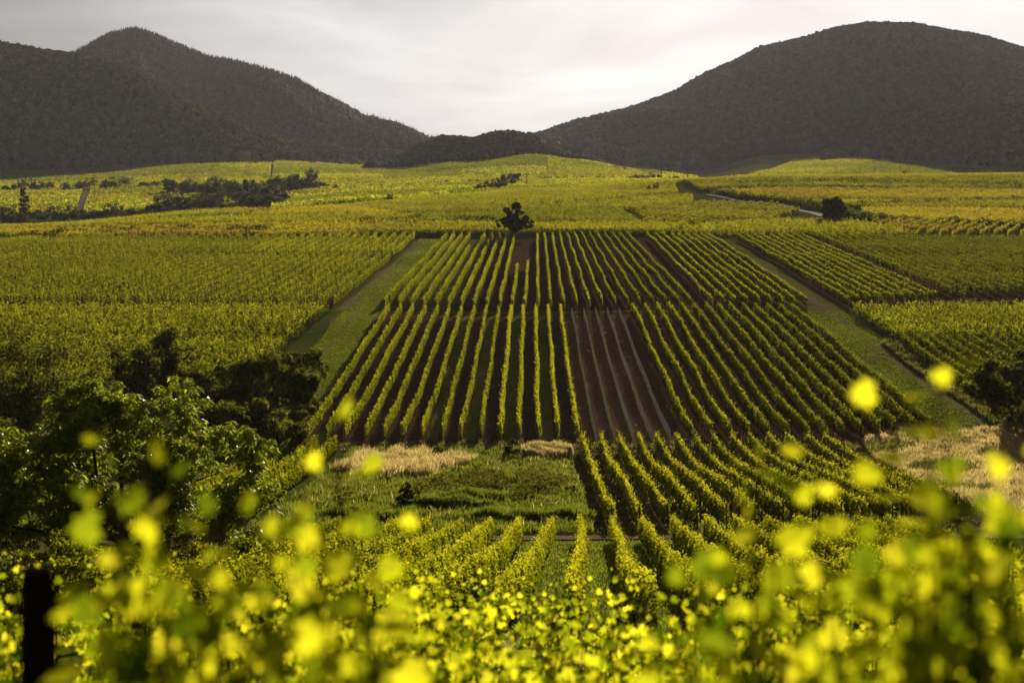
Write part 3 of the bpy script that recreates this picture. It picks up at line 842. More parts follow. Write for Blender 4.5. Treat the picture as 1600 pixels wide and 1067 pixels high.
hill(E_S, [(1285, 2280), (1860, 2330)], [(1285, 2040), (1860, 1990)], 3.9, 8, .8, 'brownish woods on the lower rounded hill in front of the large one at right', 'forest_lit', seed=9, dens=1.5)

# ------------------------------------------------------------------ trees and shrubs
def blob_points(n, blobs, shell=.45):
    B = np.array(blobs, float)                       # x, y, z, rx, ry, rz
    wt = (B[:, 3] * B[:, 4] * B[:, 5]) ** .67; wt /= wt.sum()
    k = RNG.choice(len(B), n, p=wt)
    d = rand_unit(n); r = RNG.uniform(shell, 1.0, n) ** .6
    # ragged surface
    r = r * (1 + .20 * np.sin(d[:, 0] * 7 + k) * np.sin(d[:, 1] * 6 + k * 2) * np.sin(d[:, 2] * 7 + k))
    return B[k, :3] + d * r[:, None] * B[k, 3:6]
def sub_blobs(blobs, per, rr):
    out = []
    for b in blobs:
        p = blob_points(per, [b], .55)
        for q in p:
            s_ = RNG.uniform(rr * .6, rr * 1.2)
            m = (b[3] + b[4] + b[5]) / 3
            out.append((q[0], q[1], q[2], s_ * m, s_ * m, s_ * m * .8))
    return out
def tree(name, label, cat, X, Y, blobs, nleaf, size, mat, trunk_r=.25, trunk_h=2.5, per=16, rr=.34, group=None, kids=True, limbs=5, sink=.1, z=None):
    """blobs: crown lobes relative to the foot of the tree"""
    zb = H1(X, Y) - sink if z is None else z
    e = empty(name, (X, Y, zb)) if kids else None
    sb = sub_blobs(blobs, per, rr)
    c = blob_points(nleaf, sb, .35)
    c[:, 2] = np.maximum(c[:, 2], .05)
    V, Fc, v = leaf_quads(c, size * RNG.uniform(.6, 1.3, nleaf), .25)
    if not kids:
        o = mesh_np(name, V + np.array([X, Y, zb]), Fc, M[mat], v, loc=(X, Y, zb))
        return tag(o, label, cat, group)
    tag(e, label, cat, group)
    mesh_np('crown', V, Fc, M[mat], v, e)
    hs = np.array([0, .35, .7, 1.0]) * trunk_h
    sway = np.cumsum(RNG.normal(0, .05 * trunk_h, (4, 2)), axis=0); sway[0] = 0
    parts = [tube(np.column_stack([sway, hs]), np.array([1.35, 1.0, .85, .7]) * trunk_r, 8)]
    top = np.array([sway[-1][0], sway[-1][1], trunk_h])
    for k in range(limbs):
        b = blobs[k % len(blobs)]
        end = np.array(b[:3]) + RNG.normal(0, .35, 3) * np.array(b[3:6])
        mid = (top + end) / 2 + RNG.normal(0, .12 * np.linalg.norm(end - top), 3)
        parts.append(tube(np.array([top * [1, 1, .96], (top + mid) / 2, mid, end]), np.array([.55, .42, .3, .08]) * trunk_r, 6))
    V, Fc, _ = join(parts)
    mesh_np('trunk', V, Fc, M['bark'], parent=e)
    return e
def px_tree(name, label, cat, px, ytop, ybase, wpx, Y, nleaf, size, mat='far_tree', lobes=4, group=None, kids=False, conic=False, hmin=None, **kw):
    """tree at depth Y whose crown top stands at image row ytop"""
    X = (px - 800) / F * Y
    zb = H1(X, Y)
    h = max(zs(ytop) * Y - zb, hmin or 1.0); wdt = wpx / F * Y / 2
    bl = []
    if conic:
        for k in range(4):
            f = k / 3
            bl.append((0, 0, h * (.2 + .66 * f), wdt * (1 - .55 * f), wdt * (1 - .55 * f), h * .20))
    else:
        bl.append((0, 0, h * .56, wdt * .78, wdt * .78, h * .44))
        for k in range(lobes):
            a = RNG.uniform(0, 6.3); q = RNG.uniform(.35, .6)
            bl.append((math.cos(a) * wdt * q, math.sin(a) * wdt * q, h * (RNG.uniform(.45, .68) if k % 2 else .26), wdt * .56, wdt * .56, h * .28))
    return tree(name, label, cat, X, Y, bl, nleaf, size, mat, group=group, kids=kids, trunk_h=h * .3, trunk_r=max(.12, h * .025), **kw)

# the big leafy tree at lower left, with whorls of long drooping leaves
def walnut():
    X, Y = (185 - 800) / F * 86, 86.0
    zb = H1(X, Y)
    e = empty('leafy_tree', (X, Y, zb))
    tag(e, 'large leafy tree with long drooping glossy leaves at the foot of the near slope', 'tree')
    bl = [(0, 0, 5.6, 3.6, 3.4, 3.4), (-3.6, .5, 4.6, 3.0, 3.0, 2.8), (3.4, .3, 4.4, 3.0, 2.8, 2.6), (5.0, 0, 3.0, 1.9, 2.0, 1.6), (-6.0, 0, 4.0, 2.8, 2.8, 2.6),
          (1.6, -1.5, 6.9, 2.0, 1.8, 1.7), (-1.2, 0, 7.6, 1.8, 1.8, 1.5), (.6, -2.4, 3.4, 3.2, 2.4, 2.2), (-3.6, -2.2, 2.8, 3.0, 2.2, 1.9), (-7.5, -1, 2.4, 2.6, 2.2, 2.2)]
    sb = sub_blobs(bl, 26, .30)
    nc_ = 4800
    c = blob_points(nc_, sb, .5)
    q = 13
    ang = np.tile(np.arange(q) * 2.4, nc_) + np.repeat(RNG.uniform(0, 6.3, nc_), q)
    outw = np.stack([np.cos(ang), np.sin(ang), RNG.uniform(-.75, .25, nc_ * q)], 1); outw = norm(outw)
    L = RNG.uniform(.10, .19, nc_ * q)
    base = np.repeat(c, q, 0) + RNG.normal(0, .07, (nc_ * q, 3))
    tip = base + outw * L[:, None] * 2 - np.array([0, 0, 1.0]) * L[:, None] * .5
    mid = (base + tip) / 2 + np.array([0, 0, 1.0]) * L[:, None] * .25
    side = norm(np.cross(outw, np.array([0, 0, 1.0]) + RNG.normal(0, .4, (nc_ * q, 3))))
    wd = L[:, None] * .36
    V = np.stack([base, mid + side * wd, tip, mid - side * wd], 1).reshape(-1, 3)
    Fc = np.arange(len(V)).reshape(-1, 4)
    mesh_np('crown', V, Fc, M['walnut'], np.repeat(RNG.random(nc_ * q), 4), e)
    parts = [tube([(0, 0, 0), (.1, 0, .8), (0, .1, 1.6), (.1, 0, 2.2)], [.34, .27, .24, .22], 9)]
    for b in bl + bl[:5]:
        end = np.array(b[:3]) + RNG.normal(0, .4, 3) * np.array(b[3:6])
        st = np.array([.05, 0, RNG.uniform(1.3, 2.2)])
        mid = st * .5 + end * .5 + RNG.normal(0, .35, 3)
        parts.append(tube([st, st * .7 + mid * .3, mid, mid * .4 + end * .6 + RNG.normal(0, .2, 3), end], [.15, .12, .09, .055, .02], 6))
        for _ in range(4):
            a = mid * .5 + end * .5; t2 = a + RNG.normal(0, 1.0, 3)
            parts.append(tube([a, (a + t2) / 2 + RNG.normal(0, .12, 3), t2], [.04, .028, .01], 5))
    V, Fc, _ = join(parts)
    mesh_np('trunk', V, Fc, M['bark'], parent=e)
walnut()

def px_at(px, Y): return (px - 800) / F * Y
# dark trees and shrubs behind it
def dark(label, px, ytop, wpx, Y, n=5200, name='dark_shrub', cat='shrub', lob=6, mat='tree', size=.20):
    return px_tree(name, label, cat, px, ytop, 0, wpx, Y, int(n * 1.6), size, mat, lobes=lob, group='dark trees and shrubs between left vines and lane', kids=True)
dark('tall black-green tree cut by the left edge, above the big leafy tree', 30, 502, 210, 212, 9000, 'dark_tree', 'tree', 8)
dark('small dark shrub just right of the tall tree at the left edge', 150, 575, 110, 205, 3600)
dark('rounded dark shrub with a pale-lit right flank, left of the twin shrubs', 205, 528, 92, 235, 4200)
dark('domed dark shrub behind the row of shrubs, its top against bright vines', 268, 518, 92, 246, 4200)
dark('low wide dark shrub in the middle of the shrub belt', 335, 562, 110, 228, 5200)
dark('bulky dark shrub with yellow-green tips, right part of the shrub belt', 400, 547, 130, 224, 6400)
dark('dark shrub hanging over the grass lane, rightmost of the shrub belt', 460, 527, 92, 232, 5600)
dark('low brownish undergrowth shrub beneath the belt beside the lane', 400, 622, 100, 209, 3600)
dark('low dark shrub filling the foot of the shrub belt behind the big leafy tree', 345, 628, 120, 203, 4200)
dark('small round shrub between the big leafy tree and the vine strip', 440, 640, 70, 200, 2000)
dark('knee-high rusty weed clump at the lane edge below the shrub belt', 425, 655, 46, 205, 1200, 'weed_clump', 'weeds', 2, 'olive_blade', .14)
tree('dark_tree', 'dark round-headed tree on a bare trunk beside the golden field, at the right edge', 'tree', px_at(1582, 224), 224.0,
     [(0, 0, 6.2, 4.0, 3.6, 2.6), (-2.4, 0, 5.4, 2.8, 2.5, 2.1), (2.8, 0, 5.8, 2.8, 2.5, 2.3), (.5, 0, 7.6, 2.6, 2.4, 1.4), (-.8, -1, 4.4, 2.8, 2.4, 1.7), (.6, 0, 3.0, 3.2, 2.8, 1.9)], 13000, .19, 'tree', .22, 3.4)
# lone trees on the rise
tree('oak_tree', 'lone dark oak with broad side lobes above the top edge of the upper block', 'tree', px_at(805, 549), 549.0,
     [(0, 0, 7.9, 2.6, 2.6, 2.5), (.2, 0, 5.6, 3.0, 2.8, 2.3), (0, 0, 4.2, 2.4, 2.4, 1.6), (-3.7, 0, 4.6, 1.9, 1.8, 1.3), (3.9, 0, 4.3, 1.8, 1.8, 1.3), (-2.2, 0, 5.2, 1.9, 1.8, 1.3), (2.2, 0, 5.2, 1.9, 1.8, 1.2), (0, 0, 3.2, 1.4, 1.4, 1.3)],
     11000, .30, 'tree', .28, 2.2, per=14)
tree('round_tree', 'dark dome-shaped tree beside the pale road on the right rise', 'tree', px_at(1301, 662), 662.0,
     [(0, 0, 4.8, 3.8, 3.6, 3.3), (-2.2, 0, 4.2, 2.3, 2.3, 2.9), (2.2, 0, 4.4, 2.3, 2.3, 2.9), (0, 0, 7.0, 2.8, 2.8, 1.5), (0, 0, 2.4, 3.6, 3.2, 2.0)], 11000, .36, 'tree', .3, 1.6, per=14)
px_tree('round_shrub', 'small dark shrub in the grassy triangle below the pale road', 'shrub', 1279, 338, 0, 17, 612, 700, .25, 'tree', kids=True)
px_tree('small_tree', 'small spreading tree on the left crest at the end of the dark track', 'tree', 497, 311, 0, 15, 765, 260, .34, 'tree', kids=True)
# the valley beyond
FT = []
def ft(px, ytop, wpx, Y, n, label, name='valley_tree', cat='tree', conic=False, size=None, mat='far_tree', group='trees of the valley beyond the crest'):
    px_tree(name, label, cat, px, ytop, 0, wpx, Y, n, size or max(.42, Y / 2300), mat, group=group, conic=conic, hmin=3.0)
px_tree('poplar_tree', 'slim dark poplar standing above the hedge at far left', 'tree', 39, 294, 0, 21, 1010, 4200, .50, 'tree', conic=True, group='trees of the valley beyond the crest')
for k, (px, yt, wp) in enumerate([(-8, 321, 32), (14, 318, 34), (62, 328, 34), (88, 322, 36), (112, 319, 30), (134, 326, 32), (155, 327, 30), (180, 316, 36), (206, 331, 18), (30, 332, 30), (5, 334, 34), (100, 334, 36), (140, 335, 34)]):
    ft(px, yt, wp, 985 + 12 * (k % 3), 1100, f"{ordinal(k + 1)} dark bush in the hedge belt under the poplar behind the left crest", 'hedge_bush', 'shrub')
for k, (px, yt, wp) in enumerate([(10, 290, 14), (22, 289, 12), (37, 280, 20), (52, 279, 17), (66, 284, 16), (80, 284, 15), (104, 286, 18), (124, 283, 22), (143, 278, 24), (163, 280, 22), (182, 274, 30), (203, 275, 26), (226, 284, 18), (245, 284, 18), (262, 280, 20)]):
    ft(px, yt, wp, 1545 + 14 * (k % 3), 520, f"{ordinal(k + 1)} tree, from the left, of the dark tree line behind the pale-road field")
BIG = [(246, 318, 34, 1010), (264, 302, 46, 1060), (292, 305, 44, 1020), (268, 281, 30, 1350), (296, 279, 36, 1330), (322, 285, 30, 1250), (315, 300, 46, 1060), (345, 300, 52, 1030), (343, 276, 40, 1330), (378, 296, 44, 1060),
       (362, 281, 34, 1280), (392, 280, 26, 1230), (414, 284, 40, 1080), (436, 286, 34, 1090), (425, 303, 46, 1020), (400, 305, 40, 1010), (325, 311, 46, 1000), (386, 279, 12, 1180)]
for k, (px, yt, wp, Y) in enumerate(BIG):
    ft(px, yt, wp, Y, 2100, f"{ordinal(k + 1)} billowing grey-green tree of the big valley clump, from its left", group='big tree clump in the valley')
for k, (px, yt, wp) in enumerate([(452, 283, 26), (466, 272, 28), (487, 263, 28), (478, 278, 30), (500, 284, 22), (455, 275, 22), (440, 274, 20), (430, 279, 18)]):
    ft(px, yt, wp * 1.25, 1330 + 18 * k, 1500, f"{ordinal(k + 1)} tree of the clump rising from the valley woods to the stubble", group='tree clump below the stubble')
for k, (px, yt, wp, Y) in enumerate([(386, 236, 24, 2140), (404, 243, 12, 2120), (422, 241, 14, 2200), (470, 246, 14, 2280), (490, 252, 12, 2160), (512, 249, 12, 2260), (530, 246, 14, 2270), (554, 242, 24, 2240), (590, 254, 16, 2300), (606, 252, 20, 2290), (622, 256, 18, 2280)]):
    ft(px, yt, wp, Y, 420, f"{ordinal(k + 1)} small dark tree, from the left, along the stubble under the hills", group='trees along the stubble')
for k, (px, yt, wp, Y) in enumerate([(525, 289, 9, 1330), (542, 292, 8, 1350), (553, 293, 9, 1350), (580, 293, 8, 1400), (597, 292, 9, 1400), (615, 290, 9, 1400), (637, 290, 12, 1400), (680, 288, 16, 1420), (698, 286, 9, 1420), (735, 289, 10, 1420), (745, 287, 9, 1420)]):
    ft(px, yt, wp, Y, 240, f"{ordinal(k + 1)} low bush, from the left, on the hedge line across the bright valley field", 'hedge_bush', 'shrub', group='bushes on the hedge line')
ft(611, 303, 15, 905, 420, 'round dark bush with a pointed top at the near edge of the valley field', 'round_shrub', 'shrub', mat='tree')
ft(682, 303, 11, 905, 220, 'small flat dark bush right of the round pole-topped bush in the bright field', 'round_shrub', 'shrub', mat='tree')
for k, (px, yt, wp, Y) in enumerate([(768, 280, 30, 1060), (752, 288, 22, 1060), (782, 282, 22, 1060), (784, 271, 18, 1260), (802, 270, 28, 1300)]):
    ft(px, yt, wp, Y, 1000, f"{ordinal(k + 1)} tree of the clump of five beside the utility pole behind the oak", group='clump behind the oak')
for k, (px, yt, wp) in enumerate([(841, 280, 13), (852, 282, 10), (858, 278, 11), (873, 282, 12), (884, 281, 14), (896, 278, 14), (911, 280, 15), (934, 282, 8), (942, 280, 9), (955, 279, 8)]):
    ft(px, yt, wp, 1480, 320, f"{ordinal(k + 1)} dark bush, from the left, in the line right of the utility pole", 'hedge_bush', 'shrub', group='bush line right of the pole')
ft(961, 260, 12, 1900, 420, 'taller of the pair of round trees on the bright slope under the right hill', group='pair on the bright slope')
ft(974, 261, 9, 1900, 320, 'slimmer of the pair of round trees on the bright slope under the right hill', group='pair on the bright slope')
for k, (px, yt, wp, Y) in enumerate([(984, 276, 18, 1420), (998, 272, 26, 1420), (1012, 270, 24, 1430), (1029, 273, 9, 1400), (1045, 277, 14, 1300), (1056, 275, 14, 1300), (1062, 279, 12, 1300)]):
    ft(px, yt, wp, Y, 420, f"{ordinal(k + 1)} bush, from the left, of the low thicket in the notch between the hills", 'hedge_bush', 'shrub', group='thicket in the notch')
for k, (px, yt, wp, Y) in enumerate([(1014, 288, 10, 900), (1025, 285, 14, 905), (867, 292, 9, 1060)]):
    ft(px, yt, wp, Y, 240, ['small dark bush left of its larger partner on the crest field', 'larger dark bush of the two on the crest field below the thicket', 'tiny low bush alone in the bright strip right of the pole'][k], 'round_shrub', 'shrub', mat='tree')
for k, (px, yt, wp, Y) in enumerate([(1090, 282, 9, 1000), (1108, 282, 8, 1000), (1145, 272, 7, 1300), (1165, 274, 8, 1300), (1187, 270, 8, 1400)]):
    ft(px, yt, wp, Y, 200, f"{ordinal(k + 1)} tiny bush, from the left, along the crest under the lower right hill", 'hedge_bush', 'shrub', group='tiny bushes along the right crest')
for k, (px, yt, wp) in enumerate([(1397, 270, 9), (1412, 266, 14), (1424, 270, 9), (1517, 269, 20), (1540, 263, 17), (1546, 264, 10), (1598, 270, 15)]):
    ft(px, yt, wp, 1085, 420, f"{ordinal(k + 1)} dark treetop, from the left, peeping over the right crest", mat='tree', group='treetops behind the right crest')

# utility poles
def pole(px, ytop, Y, label, h0=None):
    X = px_at(px, Y); zb = H1(X, Y); h = zs(ytop) * Y - zb
    e = empty('utility_pole', (X, Y, zb)); tag(e, label, 'utility pole', 'utility poles across the valley')
    V, Fc = tube([(0, 0, -.3), (0, 0, h * .5), (0, 0, h)], [.24, .2, .16], 8)
    mesh_np('mast', V, Fc, M['pole'], parent=e)
    V, Fc = tube([(-1.1, 0, h - .7), (0, 0, h - .7), (1.1, 0, h - .7)], .09, 6)
    arm = mesh_np('cross_arm', V, Fc, M['pole'], parent=e)
    for dx in (-1.0, 0.0, 1.0):
        V, Fc = tube([(dx, 0, h - .62 + (.66 if dx == 0 else 0)), (dx, 0, h - .30 + (.66 if dx == 0 else 0))], [.07, .05], 6)
        mesh_np('insulator', V, Fc, M['wire'], parent=arm)
pole(149, 272, 1260, 'utility pole beside the bend of the pale road at far left')
pole(823, 271, 1090, 'utility pole in the bright strip behind the lone oak')
pole(884, 274, 1440, 'thin pole rising from the bush line, second right of the oak')
pole(937, 271, 1440, 'thin pole rising from the right end of the bush line')
pole(1033, 258, 1250, 'utility pole by the thicket in the notch, left of the tallest pole')
pole(1073, 253, 1150, 'tallest dark utility pole standing in the notch between the hills')
pole(1139, 273, 1150, 'faint short pole on the crest right of the tallest pole')

# ------------------------------------------------------------------ grasses of the meadow and fields
def blades(name, pts, h, wd, mat, label, cat='grass', lean=.25):
    n = len(pts)
    x, y = pts[:, 0], pts[:, 1]
    z = H(x, y) + .03
    hh = h * RNG.uniform(.45, 1.2, n) * (1 + .28 * np.sin(x * 1.7 + 1.5 * np.sin(y * .9)) * np.sin(y * .75 + x * .6))
    a = RNG.uniform(0, math.pi, n)
    dx, dy = np.cos(a) * wd, np.sin(a) * wd
    lx, ly = RNG.normal(0, lean, n) * hh, RNG.normal(0, lean, n) * hh
    b = np.stack([x, y, z], 1)
    mid = b + np.stack([lx * .35, ly * .35, hh * .6], 1)
    tip = b + np.stack([lx, ly, hh], 1)
    sd = np.stack([dx, dy, np.zeros(n)], 1)
    V = np.stack([b - sd * .5, mid - sd, tip, mid + sd], 1).reshape(-1, 3)
    Fc = np.arange(4 * n).reshape(-1, 4)
    return tag(mesh_np(name, V, Fc, M[mat], np.repeat(RNG.random(n), 4)), label, cat, kind='stuff')
def scatter_rect(n, x0, x1, y0, y1, clump=0.0, head=HEAD):
    y = RNG.uniform(y0, y1, n); x = RNG.uniform(x0, x1, n) + head * (y - 211)
    if clump:
        k = (np.sin(x * 1.1 + 2 * np.sin(y * .37)) * np.sin(y * .8 + np.sin(x * .9)) + RNG.normal(0, .35, n)) > clump
        x, y = x[k], y[k]
    return np.stack([x, y], 1)
def scatter_blob(n, cx, cy, rx_, ry_, rag=.25):
    a = RNG.uniform(0, 2 * math.pi, n); r = RNG.random(n) ** .62 * RNG.uniform(.9, 1.08, n)
    r = r * (1 + rag * np.sin(a * 3 + 1) * np.sin(a * 5 + cx))
    return np.stack([cx + np.cos(a) * r * rx_, cy + np.sin(a) * r * ry_], 1)
blades('meadow_grass', scatter_rect(75000, -17, 6.3, 133, 207.5, -.4), .55, .035, 'green_blade', 'rough green grass filling the fallow meadow')
blades('meadow_grass', scatter_rect(16000, -17, 6.3, 133, 207.5, .35), .75, .04, 'olive_blade', 'brown-green seeding weeds scattered through the fallow meadow', 'weeds')
blades('golden_grass', scatter_blob(21000, -11.4, 189, 4.1, 14, .4), 1.25, .035, 'gold_blade', 'tall pale golden grass patch in the upper left of the meadow')
blades('golden_grass', scatter_blob(2600, -6.0, 197, 2.0, 5), .9, .035, 'gold_blade', 'thin golden grass around the low dark bush in the meadow')
blades('golden_grass', scatter_blob(9000, 3.7, 204, 2.5, 3.6), .95, .035, 'gold_blade', 'small fringe of golden grass along the top right of the meadow')
for (cx, cyy, a_, b_, n, lab) in ((-4.9, 150.5, 3.1, 1.3, 4200, 'bright green reed strip right of the cone-shaped bush'), (-3.2, 155.5, 2.6, 1.2, 3200, 'green reed strip behind the bright one in the meadow'),
                             (1.2, 141.5, 4.6, 1.4, 5200, 'long tall-weed strip along the near edge of the meadow'), (-10.5, 142.0, 4.0, 2.0, 4200, 'weed strip at the lower left corner of the meadow')):
    blades('reeds', scatter_blob(n, cx, cyy, a_, b_), .95, .04, 'green_blade', lab, 'reeds', .2)
# brambles: leafy mounds
def mounds(name, n, cx, cyy, rx_, ry_, hmax, size, mat, label, cat, nm=160):
    m = scatter_blob(nm, cx, cyy, rx_, ry_)
    k = RNG.integers(0, nm, n); r = RNG.uniform(.5, 1.2, nm); hh = RNG.uniform(.4, 1.0, nm) * hmax
    d = rand_unit(n); d[:, 2] = np.abs(d[:, 2])
    x = m[k, 0] + d[:, 0] * r[k]; y = m[k, 1] + d[:, 1] * r[k] * 1.6
    z = H(x, y) + d[:, 2] * hh[k]
    V, Fc, v = leaf_quads(np.stack([x, y, z], 1), size * RNG.uniform(.6, 1.3, n), .5)
    return tag(mesh_np(name, V, Fc, M[mat], v), label, cat, kind='stuff')
mounds('brambles', 30000, -.9, 168, 7.0, 12.5, 1.25, .10, 'tree', 'dark green bramble thicket in the middle of the meadow', 'brambles')
mounds('brambles', 7000, -8.5, 165, 5.5, 4.0, .7, .09, 'vine_dark', 'greener bramble fringe on the left of the thicket', 'brambles', 70)
def bush(label, px, Y, w, h, n, mat='tree', size=.10, name='meadow_bush', conic=False, group='bushes standing in the meadow'):
    bl = [(0, 0, h * .45, w * .8, w * .8, h * .5), (-w * .45, 0, h * .35, w * .5, w * .5, h * .38), (w * .45, 0, h * .33, w * .5, w * .5, h * .36)]
    if conic: bl = [(0, 0, h * .3, w, w, h * .32), (0, 0, h * .6, w * .6, w * .6, h * .3), (.1, 0, h * .85, w * .3, w * .3, h * .2)]
    return tree(name, label, 'bush', px_at(px, Y), Y, bl, n, size, mat, .06, h * .3, per=12, group=group)
bush('cone-shaped dark bush overgrown with green creeper, lower left of the meadow', 631, 150, 1.15, 2.2, 2600, conic=True)
bush('dark egg-shaped bush at the meadow top beside the golden fringe', 801, 203, .85, 1.9, 2200)
bush('low wide dark bush at the right end of the golden grass patch', 686, 202, 1.35, 1.4, 2200)
bush('knee-high dark bush below the golden grass patch', 713, 186, .8, .9, 900)
bush('tiny dark bush in the green grass right of the golden patch', 744, 188, .45, .8, 500)
bush('shaggy olive bush at the lower left corner of the meadow', 535, 143, 1.6, 1.6, 2400)
bush('faint leafy bush at the left side of the meadow above the corner bush', 535, 155, 1.0, 1.1, 1000, 'vine_dark')
bush('dry spiky bush at the right end of the bramble thicket', 893, 160, .7, 1.2, 900, 'olive_blade')
def scrub_and_row_shade(pts, off, n, hh, label):  # leafy band for hedges, and for plot edges darkened as row shade
    P = np.array([((px - 800) / F * q + off, q) for px, q in pts])
    seg = np.concatenate([[0], np.cumsum(np.linalg.norm(np.diff(P, axis=0), axis=1))])
    s_ = RNG.uniform(0, seg[-1], n)
    x = np.interp(s_, seg, P[:, 0]) + RNG.normal(0, .9, n); y = np.interp(s_, seg, P[:, 1]) + RNG.normal(0, .9, n)
    z = H(x, y) + RNG.random(n) ** 1.2 * hh * (1 + .35 * np.sin(s_ / 4.0) * np.sin(s_ / 1.7))
    V, Fc, v = leaf_quads(np.stack([x, y, z], 1), .34 * RNG.uniform(.6, 1.3, n), .2)
    tag(mesh_np('scrub_and_row_shade', V, Fc, M['tree'], v), label, 'scrub', kind='stuff')
scrub_and_row_shade([(1350, 655), (1335, 680), (1300, 725), (1262, 772), (1215, 812), (1150, 835), (1100, 872)], 4.5, 9000, 2.6, 'dark scrubby bank running along the upper side of the pale road')
scrub_and_row_shade([(345, 650), (395, 668), (440, 705), (497, 742)], 0, 4200, 1.9, 'dark bank beside the track climbing the left crest')
def bank_px(pts, hh, n, ymin, label):
    P = [ground(px, py, ymin) for px, py in pts]
    scrub_and_row_shade([(p.x / p.y * F + 800, p.y) for p in P], 0, int(n * 1.7), hh * (1.75 if P[0].y > 900 else 1.5), label)
bank_px([(829, 248), (880, 254), (940, 263), (1000, 270), (1040, 275)], 2.6, 2600, 1500, 'dark hedge line dropping across the bright slope toward the notch')
bank_px([(640, 259), (690, 266), (745, 275), (770, 280)], 2.4, 1800, 1400, 'dark hedge line crossing the shaded slope under the knoll')
bank_px([(330, 262), (380, 272), (430, 283)], 2.2, 1500, 1500, 'dark track line running down the left valley fields')
bank_px([(285, 277), (300, 283), (330, 292)], 2.0, 900, 1300, 'short dark bank above the big tree clump')
bank_px([(455, 307), (520, 304), (600, 298), (680, 296), (760, 293)], 1.8, 2600, 900, 'low dark hedge along the near edge of the bright valley field')
bank_px([(-30, 389), (40, 378), (110, 371), (250, 368), (420, 367)], 1.7, 5200, 480, 'long dark leafy line added for shaded row faces across the upper left field')  # bands from here to the central plots stand in for shaded row faces
bank_px([(560, 352), (650, 349), (790, 350)], 1.5, 2600, 520, 'dark leafy line added for shaded row faces left of the lone oak')
bank_px([(1345, 344), (1400, 350), (1470, 353), (1560, 358), (1640, 364)], 1.7, 4200, 520, 'dark leafy line added for the shaded vine edge running right from the round tree')
bank_px([(1340, 325), (1450, 321), (1640, 317)], 1.6, 3600, 600, 'dark leafy line added for shaded row faces between golden plots on the right rise')
bank_px([(1150, 292), (1350, 286), (1640, 294)], 1.5, 3600, 700, 'thin dark leafy line added for shaded row faces just below the right crest')
bank_px([(840, 327), (930, 319), (1010, 312), (1080, 309)], 1.4, 2400, 560, 'dark leafy line added for shaded row faces slanting up between the central plots')
bank_px([(565, 264), (620, 268), (690, 272)], 1.8, 1200, 1400, 'faint hedge across the valley field below the spur')
bank_px([(1130, 262), (1200, 257), (1280, 250), (1335, 244)], 2.4, 1500, 1300, 'thin hedge on the pale strip climbing to the right hill')
# golden field at right
def in_poly(P, pts):
    k = np.zeros(len(pts), bool); n = len(P)
    for i in range(n):
        x1, y1 = P[i]; x2, y2 = P[(i + 1) % n]
        c = ((y1 > pts[:, 1]) != (y2 > pts[:, 1])) & (pts[:, 0] < (x2 - x1) * (pts[:, 1] - y1) / (y2 - y1 + 1e-9) + x1)
        k ^= c
    return k
GP = [(px_at(p, q), q) for p, q in ((1352, 213), (1385, 219), (1440, 223), (1660, 221), (1700, 140), (1560, 142), (1500, 160), (1430, 182), (1375, 197))]
pts = scatter_rect(150000, 30, 68, 138, 225)
pts = pts[in_poly(GP, pts)]
dk = (np.sin(pts[:, 0] * .31 + 1.5 * np.sin(pts[:, 1] * .11)) * np.sin(pts[:, 1] * .17 + 1.0) > .5)
blades('golden_grass', pts[~dk], .75, .04, 'gold_blade', 'field of tall dry golden grass at the right edge beside the front vines')
blades('dry_weeds', pts[dk][::2], .7, .04, 'olive_blade', 'brown weed patches within the golden field at right', 'weeds')
blades('soil_weeds', scatter_rect(9000, -24, 48, 213, 341, .45), .16, .07, 'green_blade', 'scattered weeds on the bare soil between the rows', 'weeds')
blades('headland_weeds', scatter_rect(9000, -25, 48, 207.5, 213.0, -.2), .35, .05, 'olive_blade', 'ragged weeds along the track at the foot of the lower block', 'weeds')
blades('meadow_grass', scatter_rect(9000, -17, 6.3, 133, 207.5, .75), .7, .035, 'gold_blade', 'pale dry stalks dotted through the fallow meadow')
blades('lane_weeds', scatter_rect(9000, 54.8, 57.2, 190, 300), .8, .05, 'olive_blade', 'dry weeds along the lane on the right slope', 'weeds')
blades('lane_grass', scatter_rect(26000, -30.5, -24.2, 205, 345), .14, .04, 'green_blade', 'short mown grass of the left lane')
_p = scatter_rect(15000, -30.2, -22.8, 346, 545, head=.025); _p[:, 0] -= .025 * 134
blades('lane_grass', _p, .15, .05, 'green_blade', 'thin grass of the upper part of the mown lane')
blades('lane_grass', scatter_rect(14000, 49, 56.5, 226, 345), .16, .04, 'green_blade', 'short grass of the right-hand lane')
blades('slope_grass', scatter_rect(60000, -14, 20, 48, 125, -.6, SH), .16, .03, 'green_blade', 'short grass between the vine rows of the near slope')
blades('front_grass', scatter_rect(26000, 6.5, 34, 131, 208, -.3), .2, .04, 'green_blade', 'thin grass between the rows of the front block')
blades('dry_tuft', scatter_blob(2600, px_at(880, 32), 32, 1.0, 1.2), .75, .008, 'gold_blade', 'pale dry grass tuft in the gap between the nearest vines')
# bushes in the corner between the tree and the post
for k, (X, Y, w_, h_) in enumerate([(-15.5, 66, 2.4, 2.6), (-12.2, 60, 2.0, 2.2), (-10.3, 72, 2.0, 2.4), (-18.5, 76, 2.6, 3.0), (-8.8, 84, 1.9, 2.2)]):
    bush(f"{ordinal(k + 1)} speckled green bush of the thicket under the big leafy tree", 800 + X / Y * F, Y, w_, h_, 5200, 'vine_dark', .075, 'slope_bush', group='thicket under the big tree')

